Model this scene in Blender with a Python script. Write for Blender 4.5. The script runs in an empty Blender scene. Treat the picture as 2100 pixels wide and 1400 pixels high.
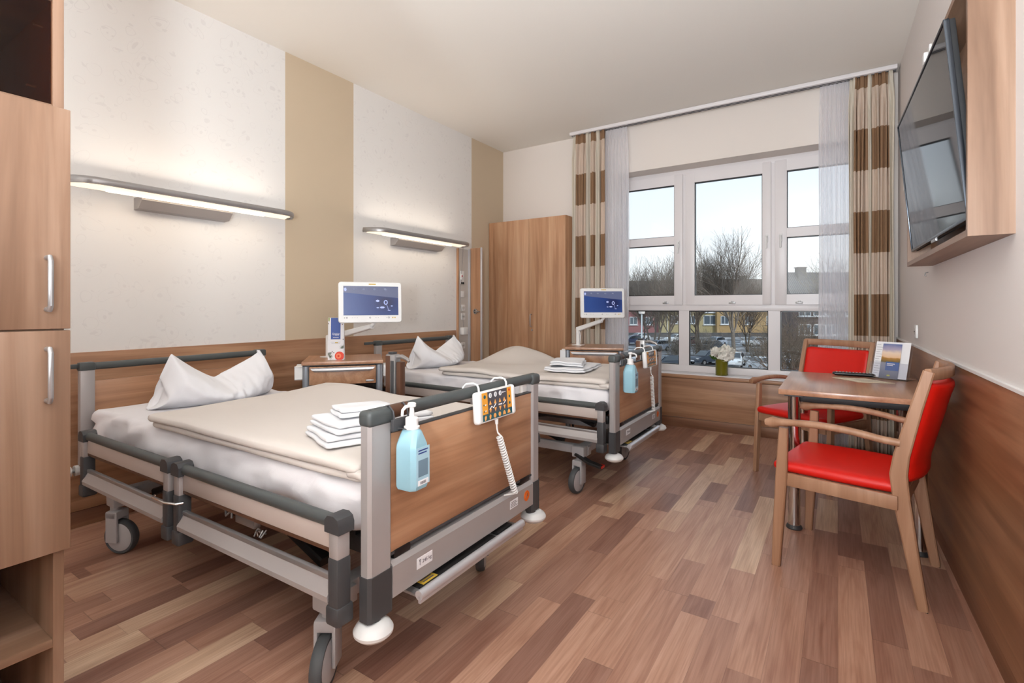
import bpy, bmesh, math, random
from math import sin, cos, pi, radians, sqrt, atan2, exp
from mathutils import Vector, Matrix, noise
random.seed(7)
C = bpy.context.scene.collection
SC = bpy.context.scene

def lin(c):
    out = []
    for v in c[:3]:
        v = v / 255.0
        out.append(v / 12.92 if v <= 0.04045 else ((v + 0.055) / 1.055) ** 2.4)
    return (out[0], out[1], out[2], 1.0)

# ---------------------------------------------------------------- camera
cd = bpy.data.cameras.new('camera'); cam = bpy.data.objects.new('camera', cd); C.objects.link(cam)
cam.location = (0, 0, 1.2)
cam.rotation_euler = (radians(90), 0, math.atan(668 / 1027.0))
cd.sensor_width = 36; cd.lens = 1027 / 2100 * 36; cd.shift_y = -70 / 2100
cd.clip_start = 0.05; cd.clip_end = 500
SC.camera = cam

# ---------------------------------------------------------------- world
w = bpy.data.worlds.new('world'); SC.world = w; w.use_nodes = True
nt = w.node_tree; nt.nodes.clear()
tc = nt.nodes.new('ShaderNodeTexCoord'); sp = nt.nodes.new('ShaderNodeSeparateXYZ')
rp = nt.nodes.new('ShaderNodeValToRGB'); bg = nt.nodes.new('ShaderNodeBackground'); ow = nt.nodes.new('ShaderNodeOutputWorld')
nt.links.new(tc.outputs['Generated'], sp.inputs[0]); nt.links.new(sp.outputs['Z'], rp.inputs[0])
nt.links.new(rp.outputs[0], bg.inputs[0]); nt.links.new(bg.outputs[0], ow.inputs[0])
e = rp.color_ramp.elements
e[0].position = 0.0; e[0].color = lin((238, 240, 240))
e[1].position = 0.5; e[1].color = lin((205, 222, 240))
n = e.new(0.10); n.color = lin((233, 238, 244))
n = e.new(0.30); n.color = lin((214, 224, 240))
bg.inputs['Strength'].default_value = 1.12

# ---------------------------------------------------------------- exposure and lights
SC.view_settings.view_transform = 'Standard'; SC.view_settings.look = 'None'
SC.view_settings.gamma = 1.0; SC.view_settings.exposure = 0.32
SC.view_settings.use_curve_mapping = False
FILL_LIGHT = 112.0      # each added, unseen fill uplighter (W)
WALL_LAMP_UP = 4.2     # uplight of a bedhead lamp (W)
WALL_LAMP_DOWN = 1.0

def area(name, loc, size, energy, color, rot=(0, 0, 0), parent=None, spread=pi):
    l = bpy.data.lights.new(name, 'AREA'); l.shape = 'RECTANGLE'; l.size, l.size_y = size
    l.energy = energy; l.color = color[:3]; l.spread = spread
    o = bpy.data.objects.new(name, l); C.objects.link(o); o.location = loc; o.rotation_euler = rot
    if parent: o.parent = parent
    return o

sun = bpy.data.lights.new('sun', 'SUN'); sun.energy = 1.8; sun.angle = radians(6); sun.color = (1, .95, .88)
so = bpy.data.objects.new('sun', sun); C.objects.link(so); so.rotation_euler = (radians(58), 0, radians(62))

# ---------------------------------------------------------------- tagging
def tag(o, label=None, cat=None, group=None, kind=None):
    if label: o['label'] = label
    if cat: o['category'] = cat
    if group: o['group'] = group
    if kind: o['kind'] = kind
    return o
def empty(name, loc=(0, 0, 0), rz=0.0):
    o = bpy.data.objects.new(name, None); C.objects.link(o); o.empty_display_size = .1
    o.location = loc; o.rotation_euler = (0, 0, rz); return o
def copy_tree(o, parent=None):
    kids = [c for c in C.objects if c.parent == o]
    c = o.copy(); C.objects.link(c); c.parent = parent
    for k in kids: copy_tree(k, c)
    return c

# ---------------------------------------------------------------- mesh builder
class MB:
    def __init__(s): s.bm = bmesh.new(); s.mi = 0
    def _new(s, n0):
        s.bm.faces.ensure_lookup_table()
        for f in s.bm.faces[n0:]: f.material_index = s.mi
    def m(s, i): s.mi = i; return s
    def box(s, x0, x1, y0, y1, z0, z1, bev=0.0, seg=2, M=None):
        tmp = bmesh.new()
        bmesh.ops.create_cube(tmp, size=1)
        for v in tmp.verts:
            v.co = Vector(((x0 + x1) / 2 + v.co.x * (x1 - x0), (y0 + y1) / 2 + v.co.y * (y1 - y0), (z0 + z1) / 2 + v.co.z * (z1 - z0)))
        if bev > 0:
            bev = min(bev, .49 * min(abs(x1 - x0), abs(y1 - y0), abs(z1 - z0)))
            bmesh.ops.bevel(tmp, geom=tmp.edges[:], offset=bev, segments=seg, profile=.5, affect='EDGES')
        s.add(tmp, M); return s
    def add(s, tmp, M=None):
        n0 = len(s.bm.faces); vm = {}
        for v in tmp.verts: vm[v] = s.bm.verts.new(M @ v.co if M else v.co)
        for f in tmp.faces:
            try: s.bm.faces.new([vm[v] for v in f.verts])
            except ValueError: pass
        tmp.free(); s._new(n0); return s
    def mesh(s, vs, fs, M=None):
        n0 = len(s.bm.faces); V = [s.bm.verts.new(M @ Vector(v) if M else v) for v in vs]
        for f in fs:
            try: s.bm.faces.new([V[i] for i in f])
            except ValueError: pass
        s._new(n0); return s
    def ring_loft(s, rings, cap=True, closed=True):
        n = len(rings[0]); vs = [p for r in rings for p in r]; fs = []
        for k in range(len(rings) - 1):
            for i in range(n if closed else n - 1):
                j = (i + 1) % n
                fs.append((k * n + i, k * n + j, (k + 1) * n + j, (k + 1) * n + i))
        if cap and closed:
            fs.append(tuple(range(n))[::-1]); fs.append(tuple((len(rings) - 1) * n + i for i in range(n)))
        return s.mesh(vs, fs)
    def tube(s, path, r, n=10, cap=True):
        path = [Vector(p) for p in path]; rr = r if isinstance(r, (list, tuple)) else [r] * len(path)
        rings = []; up = None
        for i, p in enumerate(path):
            a = path[max(0, i - 1)]; b = path[min(len(path) - 1, i + 1)]
            t = (b - a).normalized()
            if up is None:
                up = Vector((0, 0, 1)) if abs(t.z) < .9 else Vector((1, 0, 0))
            x = (up - t * up.dot(t))
            if x.length < 1e-5: x = t.orthogonal()
            x.normalize(); y = t.cross(x); up = x
            rings.append([p + x * (cos(2 * pi * k / n) * rr[i]) + y * (sin(2 * pi * k / n) * rr[i]) for k in range(n)])
        return s.ring_loft(rings, cap)
    def cyl(s, p0, p1, r0, r1=None, n=24, cap=True):
        return s.tube([p0, p1], [r0, r0 if r1 is None else r1], n, cap)
    def sweep(s, path, wh, side, ch=.18):
        # rectangular section with chamfered corners swept along path; side = width direction(s)
        path = [Vector(p) for p in path]; rings = []
        for i, p in enumerate(path):
            a = path[max(0, i - 1)]; b = path[min(len(path) - 1, i + 1)]; t = (b - a).normalized()
            sd = Vector(side[i] if isinstance(side, list) else side)
            sd = (sd - t * sd.dot(t)).normalized(); up = t.cross(sd)
            W, H = wh[i] if isinstance(wh, list) else wh
            W /= 2; H /= 2; c = ch * min(W, H) * 2
            q = [(W, H - c), (W - c, H), (-W + c, H), (-W, H - c), (-W, -H + c), (-W + c, -H), (W - c, -H), (W, -H + c)]
            rings.append([p + sd * u + up * v for u, v in q])
        return s.ring_loft(rings)
    def prism(s, poly, axis, a, b, M=None):
        # poly in the two other axes (cyclic order), extruded along axis from a to b
        def P(u, v, t):
            return {'x': (t, u, v), 'y': (u, t, v), 'z': (u, v, t)}[axis]
        n = len(poly); vs = [P(u, v, a) for u, v in poly] + [P(u, v, b) for u, v in poly]
        fs = [tuple(range(n)), tuple(range(2 * n - 1, n - 1, -1))]
        for i in range(n):
            j = (i + 1) % n; fs.append((i, n + i, n + j, j))
        return s.mesh(vs, fs, M)
    def lathe(s, prof, c=(0, 0, 0), n=32, M=None, sx=1, sy=1):
        vs = []; fs = []
        for r, z in prof:
            for k in range(n): vs.append((c[0] + sx * r * cos(2 * pi * k / n), c[1] + sy * r * sin(2 * pi * k / n), c[2] + z))
        m = len(prof)
        for i in range(m - 1):
            for k in range(n):
                j = (k + 1) % n; fs.append((i * n + k, i * n + j, (i + 1) * n + j, (i + 1) * n + k))
        fs.append(tuple(range(n))[::-1]); fs.append(tuple((m - 1) * n + k for k in range(n)))
        return s.mesh(vs, fs, M)
    def grid(s, f, nu, nv, wrap=False):
        vs = [f(i / nu, j / nv) for i in range(nu + 1) for j in range(nv + 1)]; fs = []
        for i in range(nu):
            for j in range(nv):
                a = i * (nv + 1) + j; fs.append((a, a + nv + 1, a + nv + 2, a + 1))
        return s.mesh(vs, fs)
    def build(s, name, mats, parent=None, smooth=35, **kw):
        bmesh.ops.remove_doubles(s.bm, verts=s.bm.verts[:], dist=1e-6)
        bmesh.ops.recalc_face_normals(s.bm, faces=s.bm.faces[:])
        me = bpy.data.meshes.new(name); s.bm.to_mesh(me); s.bm.free()
        for mt in (mats if isinstance(mats, (list, tuple)) else [mats]): me.materials.append(mt)
        if smooth:
            for p in me.polygons: p.use_smooth = True
            if smooth < 180: me.set_sharp_from_angle(angle=radians(smooth))
        o = bpy.data.objects.new(name, me); C.objects.link(o)
        if parent is not None: o.parent = parent
        if kw: tag(o, **kw)
        return o

def soft_box(x0, x1, y0, y1, z0, z1, r, step, disp=None):
    """rounded, displaced box as a bmesh"""
    bm = bmesh.new(); lo = Vector((x0, y0, z0)); hi = Vector((x1, y1, z1)); sz = hi - lo
    n = [max(2, int(round(sz[k] / step))) for k in range(3)]
    n[2] = max(6, n[2])
    cache = {}
    def V(i, j, k):
        key = (i, j, k)
        if key not in cache:
            def cc(t, N, s):   # denser near edges
                return t / N
            p = Vector((lo.x + sz.x * i / n[0], lo.y + sz.y * j / n[1], lo.z + sz.z * k / n[2]))
            q = Vector([min(max(p[a], lo[a] + r[a]), hi[a] - r[a]) for a in range(3)])
            d = Vector([(p[a] - q[a]) / r[a] for a in range(3)])
            nn = Vector((0, 0, 1))
            if d.length > 1e-9:
                d.normalize(); p = q + Vector([d[a] * r[a] for a in range(3)])
                nn = Vector([d[a] / r[a] for a in range(3)]).normalized()
            if disp: p = disp(p, nn)
            cache[key] = bm.verts.new(p)
        return cache[key]
    for a in range(3):
        b, c = (a + 1) % 3, (a + 2) % 3
        for side in (0, n[a]):
            for i in range(n[b]):
                for j in range(n[c]):
                    idx = []
                    for (u, v) in ((i, j), (i + 1, j), (i + 1, j + 1), (i, j + 1)):
                        t = [0, 0, 0]; t[a] = side; t[b] = u; t[c] = v; idx.append(V(*t))
                    bm.faces.new(idx)
    return bm

def nz(x, y=0, z=0): return noise.noise(Vector((x, y, z)))

def text_bm(s, size, depth=.0006, shear=0.0, bold=0.0):
    cu = bpy.data.curves.new('t', 'FONT'); cu.body = s; cu.size = size; cu.extrude = depth; cu.shear = shear
    cu.offset = bold; cu.align_x = 'CENTER'; cu.align_y = 'CENTER'; cu.resolution_u = 3
    o = bpy.data.objects.new('t', cu); C.objects.link(o)
    dg = bpy.context.evaluated_depsgraph_get(); me = bpy.data.meshes.new_from_object(o.evaluated_get(dg))
    bm = bmesh.new(); bm.from_mesh(me)
    bpy.data.objects.remove(o); bpy.data.curves.remove(cu); bpy.data.meshes.remove(me)
    return bm

# ---------------------------------------------------------------- materials
def new_mat(name):
    m = bpy.data.materials.new(name); m.use_nodes = True; nt = m.node_tree
    return m, nt, nt.nodes['Principled BSDF']
def plain(name, rgb, rough=.5, metal=0.0, spec=.5, bump=0.0, bscale=200, coat=0, trans=0, sss=0):
    m, nt, b = new_mat(name)
    b.inputs['Base Color'].default_value = lin(rgb); b.inputs['Roughness'].default_value = rough
    b.inputs['Metallic'].default_value = metal; b.inputs['Specular IOR Level'].default_value = spec
    b.inputs['Coat Weight'].default_value = coat; b.inputs['Transmission Weight'].default_value = trans
    if sss: b.inputs['Subsurface Weight'].default_value = sss; b.inputs['Subsurface Scale'].default_value = .02
    if bump:
        t = nt.nodes.new('ShaderNodeTexCoord'); n = nt.nodes.new('ShaderNodeTexNoise'); n.inputs['Scale'].default_value = bscale
        u = nt.nodes.new('ShaderNodeBump'); u.inputs['Strength'].default_value = bump; u.inputs['Distance'].default_value = .002
        nt.links.new(t.outputs['Object'], n.inputs['Vector']); nt.links.new(n.outputs[0], u.inputs['Height']); nt.links.new(u.outputs[0], b.inputs['Normal'])
    return m
def emis(name, rgb, strength):
    m, nt, b = new_mat(name)
    b.inputs['Base Color'].default_value = lin(rgb)
    b.inputs['Emission Color'].default_value = lin(rgb); b.inputs['Emission Strength'].default_value = strength
    return m
def ramp(nt, els):
    r = nt.nodes.new('ShaderNodeValToRGB'); e = r.color_ramp.elements
    e[0].position, e[0].color = els[0][0], lin(els[0][1]); e[1].position, e[1].color = els[-1][0], lin(els[-1][1])
    for p, c in els[1:-1]: x = e.new(p); x.color = lin(c)
    return r
def math_n(nt, op, a, b=None, c=None):
    n = nt.nodes.new('ShaderNodeMath'); n.operation = op
    for i, v in enumerate((a, b, c)):
        if v is None: continue
        if isinstance(v, (int, float)): n.inputs[i].default_value = v
        else: nt.links.new(v, n.inputs[i])
    return n.outputs[0]
def mix(nt, f, a, b, mode='MIX'):
    n = nt.nodes.new('ShaderNodeMix'); n.data_type = 'RGBA'; n.blend_type = mode
    for s, v in ((0, f), (6, a), (7, b)):
        if isinstance(v, (int, float)): n.inputs[s].default_value = v
        elif isinstance(v, tuple): n.inputs[s].default_value = v
        else: nt.links.new(v, n.inputs[s])
    return n.outputs[2]
def wood(name, dark, mid, light, axis='x', rough=.42, scale=1.0, spec=.45, streak=.5):
    m, nt, b = new_mat(name)
    t = nt.nodes.new('ShaderNodeTexCoord'); mp = nt.nodes.new('ShaderNodeMapping'); oi = nt.nodes.new('ShaderNodeObjectInfo')
    sc = {'x': (.55, 9, 9), 'y': (9, .55, 9), 'z': (9, 9, .55)}[axis]
    mp.inputs['Scale'].default_value = [v * scale for v in sc]
    nt.links.new(t.outputs['Object'], mp.inputs['Vector'])
    off = nt.nodes.new('ShaderNodeCombineXYZ'); r7 = math_n(nt, 'MULTIPLY', oi.outputs['Random'], 13.0)
    for i in range(3): nt.links.new(r7, off.inputs[i])
    nt.links.new(off.outputs[0], mp.inputs['Location'])
    n1 = nt.nodes.new('ShaderNodeTexNoise'); n1.inputs['Scale'].default_value = 1.3; n1.inputs['Detail'].default_value = 5
    n1.inputs['Distortion'].default_value = .7; n1.inputs['Roughness'].default_value = .55
    nt.links.new(mp.outputs[0], n1.inputs['Vector'])
    r = ramp(nt, [(.30, dark), (.5, mid), (.68, light)]); nt.links.new(n1.outputs[0], r.inputs[0])
    mp2 = nt.nodes.new('ShaderNodeMapping'); sc2 = {'x': (2, 90, 90), 'y': (90, 2, 90), 'z': (90, 90, 2)}[axis]
    mp2.inputs['Scale'].default_value = [v * scale for v in sc2]; nt.links.new(t.outputs['Object'], mp2.inputs['Vector'])
    n2 = nt.nodes.new('ShaderNodeTexNoise'); n2.inputs['Scale'].default_value = 1.0; n2.inputs['Detail'].default_value = 2
    nt.links.new(mp2.outputs[0], n2.inputs['Vector'])
    f = math_n(nt, 'MULTIPLY', math_n(nt, 'SUBTRACT', n2.outputs[0], .42), streak)
    f = math_n(nt, 'MAXIMUM', f, 0.0)
    col = mix(nt, f, r.outputs[0], lin([v * .62 for v in dark]))
    nt.links.new(col, b.inputs['Base Color']); b.inputs['Roughness'].default_value = rough; b.inputs['Specular IOR Level'].default_value = spec
    return m

WD = ((128, 88, 60), (158, 114, 82), (180, 138, 104))
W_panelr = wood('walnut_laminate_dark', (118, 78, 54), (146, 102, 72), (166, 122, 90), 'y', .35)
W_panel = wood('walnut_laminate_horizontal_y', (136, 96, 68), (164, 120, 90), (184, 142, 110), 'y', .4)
W_panelx = wood('walnut_laminate_horizontal_x', (136, 96, 68), (164, 120, 90), (184, 142, 110), 'x', .4)
W_panelz = wood('walnut_laminate_vertical', (158, 112, 80), (184, 138, 104), (202, 160, 126), 'z', .4)
W_cab = wood('pale_walnut_vertical', (108, 79, 60), (132, 101, 80), (152, 122, 101), 'z', .45, .8)
W_caby = wood('pale_walnut_horizontal', (108, 79, 60), (132, 101, 80), (152, 122, 101), 'y', .45, .8)
W_bed = wood('bed_walnut', (144, 100, 72), (174, 128, 96), (192, 150, 118), 'y', .38)
W_bedx = W_bed
W_chair = wood('beech_stained', (150, 108, 80), (166, 124, 96), (180, 140, 112), 'z', .45, 1.2, streak=.25)
W_table = wood('table_laminate', (156, 112, 84), (180, 134, 104), (196, 154, 124), 'y', .28, spec=.6)
W_skirt = wood('skirting_laminate', (98, 62, 44), (128, 86, 62), (150, 108, 80), 'x', .45)
W_skirty = wood('skirting_laminate_y', (98, 62, 44), (128, 86, 62), (150, 108, 80), 'y', .45)

M_white = plain('white_paint', (226, 218, 212), .6)
M_wplastic = plain('white_plastic', (232, 230, 228), .35)
M_frame = plain('white_window_frame', (226, 220, 220), .35)
M_ceil = plain('ceiling_paint', (232, 226, 218), .9, spec=.1)
M_wall = plain('wall_paint', (226, 216, 208), .9, spec=.1)
M_wallr = plain('wall_paint_right', (222, 214, 210), .85, spec=.15)
M_alu = plain('brushed_aluminium', (168, 166, 166), .38, .75)
M_alupaint = plain('silver_paint', (170, 164, 162), .42, .25)
M_alubright = plain('bright_aluminium', (208, 208, 212), .3, .5)
M_chrome = plain('chrome', (200, 198, 198), .12, 1.0)
M_dark = plain('dark_grey_plastic', (72, 76, 76), .45)
M_darker = plain('anthracite_plastic', (62, 62, 64), .5)
M_black = plain('black_plastic', (18, 18, 20), .35)
M_blackm = plain('black_metal', (34, 32, 32), .5, .3)
M_beige = plain('beige_board', (184, 170, 162), .5)
M_tyre = plain('grey_rubber', (70, 72, 74), .6)
M_wheel = plain('grey_wheel_plastic', (168, 164, 164), .45)
M_bumper = plain('pale_bumper_plastic', (214, 212, 210), .35)
M_sheet = plain('white_cotton', (224, 220, 222), .9, spec=.1, bump=.15, bscale=400)
M_pillow = plain('pillow_cotton', (228, 227, 230), .9, spec=.1, bump=.1, bscale=400)
M_blanket = plain('cream_cotton', (212, 203, 196), .95, spec=.1, bump=.15, bscale=500)
M_towel = plain('terry_cloth', (226, 225, 227), 1.0, spec=.05, bump=.6, bscale=500)
M_red = plain('red_leatherette', (214, 24, 12), .42, spec=.4, bump=.08, bscale=600)
M_screen = plain('tv_glass', (10, 11, 13), .04, spec=1.0)
M_screen.node_tree.nodes['Principled BSDF'].inputs['IOR'].default_value = 1.12
M_bottle = plain('blue_translucent_plastic', (152, 194, 208), .3, trans=.1)
M_labelblue = plain('label_blue_grey', (112, 136, 152), .4)
M_navy = plain('label_navy', (44, 62, 128), .4)
M_paper = plain('white_paper', (232, 230, 232), .7)
M_cream = plain('cream_paper', (226, 212, 186), .7)
M_blue = plain('menu_blue', (72, 94, 160), .6)
M_orange = plain('keypad_orange', (232, 160, 58), .5)
M_orange2 = plain('keypad_pale_orange', (240, 172, 96), .5)
M_teal = plain('keypad_teal', (44, 92, 100), .5)
M_slate = plain('keypad_slate', (80, 78, 84), .5)
M_redm = plain('red_mark', (206, 44, 30), .5)
M_green = plain('leaf_green', (66, 96, 36), .5)
M_tomato = plain('tomato_red', (228, 70, 48), .5)
M_tomato2 = plain('tomato_flesh', (240, 130, 90), .5)
M_ink = plain('ink_grey', (96, 90, 96), .6)
M_yellow = plain('logo_yellow', (206, 170, 60), .5)
M_osticker = plain('sticker_orange', (226, 106, 30), .5)
M_brown = plain('dark_brown_band', (96, 66, 50), .35, .3)
M_hole = plain('recess_black', (12, 10, 10), .8)

def glass_mat(name, tint=(1, 1, 1), refl=1.0):
    m = bpy.data.materials.new(name); m.use_nodes = True; nt = m.node_tree; nt.nodes.clear()
    o = nt.nodes.new('ShaderNodeOutputMaterial'); mx = nt.nodes.new('ShaderNodeMixShader')
    tr = nt.nodes.new('ShaderNodeBsdfTransparent'); gl = nt.nodes.new('ShaderNodeBsdfGlossy'); fr = nt.nodes.new('ShaderNodeFresnel')
    tr.inputs[0].default_value = (*tint, 1); gl.inputs['Roughness'].default_value = .01; fr.inputs[0].default_value = 1.45
    f = math_n(nt, 'MULTIPLY', fr.outputs[0], refl)
    nt.links.new(f, mx.inputs[0]); nt.links.new(tr.outputs[0], mx.inputs[1]); nt.links.new(gl.outputs[0], mx.inputs[2]); nt.links.new(mx.outputs[0], o.inputs[0])
    return m
M_glass = glass_mat('window_glass', (.95, .97, .97))
M_acryl = glass_mat('clear_acrylic', (.93, .93, .95), 1.5)

def sheer_mat():
    m = bpy.data.materials.new('sheer_voile'); m.use_nodes = True; nt = m.node_tree; nt.nodes.clear()
    o = nt.nodes.new('ShaderNodeOutputMaterial'); mx = nt.nodes.new('ShaderNodeMixShader'); m2 = nt.nodes.new('ShaderNodeMixShader')
    tr = nt.nodes.new('ShaderNodeBsdfTransparent'); df = nt.nodes.new('ShaderNodeBsdfDiffuse'); tl = nt.nodes.new('ShaderNodeBsdfTranslucent')
    df.inputs[0].default_value = lin((246, 243, 246)); tl.inputs[0].default_value = lin((246, 246, 250))
    lw = nt.nodes.new('ShaderNodeLayerWeight'); lw.inputs[0].default_value = .35
    f = math_n(nt, 'ADD', math_n(nt, 'MULTIPLY', lw.outputs['Facing'], .4), .60)
    f = math_n(nt, 'MINIMUM', f, .95)
    m2.inputs[0].default_value = .5
    nt.links.new(df.outputs[0], m2.inputs[1]); nt.links.new(tl.outputs[0], m2.inputs[2])
    nt.links.new(f, mx.inputs[0]); nt.links.new(tr.outputs[0], mx.inputs[1]); nt.links.new(m2.outputs[0], mx.inputs[2]); nt.links.new(mx.outputs[0], o.inputs[0])
    return m
M_sheer = sheer_mat()

def curtain_mat():
    m, nt, b = new_mat('striped_curtain_cloth')
    t = nt.nodes.new('ShaderNodeTexCoord'); s = nt.nodes.new('ShaderNodeSeparateXYZ'); nt.links.new(t.outputs['Object'], s.inputs[0])
    at = nt.nodes.new('ShaderNodeAttribute'); at.attribute_name = 'band'
    # horizontal bands 0.336 m high
    z = math_n(nt, 'DIVIDE', math_n(nt, 'SUBTRACT', 2.985, s.outputs[2]), .336)
    fl = math_n(nt, 'FLOOR', z); k = math_n(nt, 'MODULO', math_n(nt, 'ADD', fl, 10.0), 2.0)
    wv = nt.nodes.new('ShaderNodeTexNoise'); wv.inputs['Scale'].default_value = 350
    mp = nt.nodes.new('ShaderNodeMapping'); mp.inputs['Scale'].default_value = (1, 1, .06)
    nt.links.new(t.outputs['Object'], mp.inputs[0]); nt.links.new(mp.outputs[0], wv.inputs[0])
    c = mix(nt, k, lin((232, 212, 194)), lin((168, 132, 102)))          # k=0 light, 1 brown
    c = mix(nt, at.outputs['Fac'], c, lin((236, 226, 210)))
    c = mix(nt, .06, c, wv.outputs['Fac'], 'MULTIPLY')
    b.inputs['Roughness'].default_value = .85; b.inputs['Specular IOR Level'].default_value = .15
    nt.links.new(c, b.inputs['Base Color'])
    tl = nt.nodes.new('ShaderNodeBsdfTranslucent'); nt.links.new(c, tl.inputs[0])
    mx = nt.nodes.new('ShaderNodeMixShader'); mx.inputs[0].default_value = .35
    o = nt.nodes['Material Output']; nt.links.new(b.outputs[0], mx.inputs[1]); nt.links.new(tl.outputs[0], mx.inputs[2]); nt.links.new(mx.outputs[0], o.inputs[0])
    return m
M_curtain = curtain_mat()

def floor_mat():
    m, nt, b = new_mat('strip_laminate_floor')
    t = nt.nodes.new('ShaderNodeTexCoord'); s = nt.nodes.new('ShaderNodeSeparateXYZ'); nt.links.new(t.outputs['Object'], s.inputs[0])
    xs = math_n(nt, 'DIVIDE', s.outputs[0], .104); xi = math_n(nt, 'FLOOR', xs); xf = math_n(nt, 'FRACT', xs)
    w1 = nt.nodes.new('ShaderNodeTexWhiteNoise'); w1.noise_dimensions = '1D'; nt.links.new(xi, w1.inputs['W'])
    ys = math_n(nt, 'ADD', math_n(nt, 'DIVIDE', s.outputs[1], 1.05), math_n(nt, 'MULTIPLY', w1.outputs['Value'], 9.0))
    yi = math_n(nt, 'FLOOR', ys); yf = math_n(nt, 'FRACT', ys)
    # some staves are split in two
    cv0 = nt.nodes.new('ShaderNodeCombineXYZ'); nt.links.new(xi, cv0.inputs[0]); nt.links.new(yi, cv0.inputs[1])
    w2 = nt.nodes.new('ShaderNodeTexWhiteNoise'); w2.noise_dimensions = '3D'; nt.links.new(cv0.outputs[0], w2.inputs[0])
    cut = math_n(nt, 'ADD', math_n(nt, 'MULTIPLY', w2.outputs['Value'], .9), .25)
    half = math_n(nt, 'GREATER_THAN', yf, cut)
    cv = nt.nodes.new('ShaderNodeCombineXYZ'); nt.links.new(xi, cv.inputs[0]); nt.links.new(yi, cv.inputs[1]); nt.links.new(half, cv.inputs[2])
    w3 = nt.nodes.new('ShaderNodeTexWhiteNoise'); w3.noise_dimensions = '3D'; nt.links.new(cv.outputs[0], w3.inputs[0])
    r = ramp(nt, [(0, (146, 108, 94)), (.18, (164, 124, 107)), (.45, (184, 142, 122)), (.72, (196, 154, 132)), (.9, (210, 174, 148)), (1, (226, 196, 168))])
    nt.links.new(w3.outputs['Value'], r.inputs[0])
    # grain
    off = nt.nodes.new('ShaderNodeVectorMath'); off.operation = 'MULTIPLY_ADD'
    nt.links.new(w3.outputs['Color'], off.inputs[0]); off.inputs[1].default_value = (7, 7, 7); nt.links.new(t.outputs['Object'], off.inputs[2])
    mp = nt.nodes.new('ShaderNodeMapping'); mp.inputs['Scale'].default_value = (14, 1.3, 1); nt.links.new(off.outputs[0], mp.inputs[0])
    n1 = nt.nodes.new('ShaderNodeTexNoise'); n1.inputs['Scale'].default_value = 1.4; n1.inputs['Detail'].default_value = 6; n1.inputs['Distortion'].default_value = 1.1
    nt.links.new(mp.outputs[0], n1.inputs['Vector'])
    g = ramp(nt, [(.3, (222, 208, 202)), (.5, (244, 240, 236)), (.7, (255, 255, 255))]); nt.links.new(n1.outputs[0], g.inputs[0])
    mp2 = nt.nodes.new('ShaderNodeMapping'); mp2.inputs['Scale'].default_value = (160, 4, 1); nt.links.new(off.outputs[0], mp2.inputs[0])
    n2 = nt.nodes.new('ShaderNodeTexNoise'); n2.inputs['Scale'].default_value = 1; n2.inputs['Detail'].default_value = 3; nt.links.new(mp2.outputs[0], n2.inputs[0])
    g2 = ramp(nt, [(.35, (206, 190, 182)), (.6, (255, 255, 255))]); nt.links.new(n2.outputs[0], g2.inputs[0])
    c = mix(nt, 1.0, r.outputs[0], g.outputs[0], 'MULTIPLY'); c = mix(nt, .45, c, g2.outputs[0], 'MULTIPLY')
    # joints
    j1 = math_n(nt, 'LESS_THAN', xf, .012)
    d1 = math_n(nt, 'ABSOLUTE', math_n(nt, 'SUBTRACT', yf, cut)); j2 = math_n(nt, 'LESS_THAN', math_n(nt, 'MINIMUM', d1, yf), .0016)
    j = math_n(nt, 'MULTIPLY', math_n(nt, 'MAXIMUM', j1, j2), .35)
    c = mix(nt, j, c, lin((70, 46, 38)))
    nt.links.new(c, b.inputs['Base Color']); b.inputs['Roughness'].default_value = .36; b.inputs['Specular IOR Level'].default_value = .5
    return m
M_floor = floor_mat()

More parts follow.
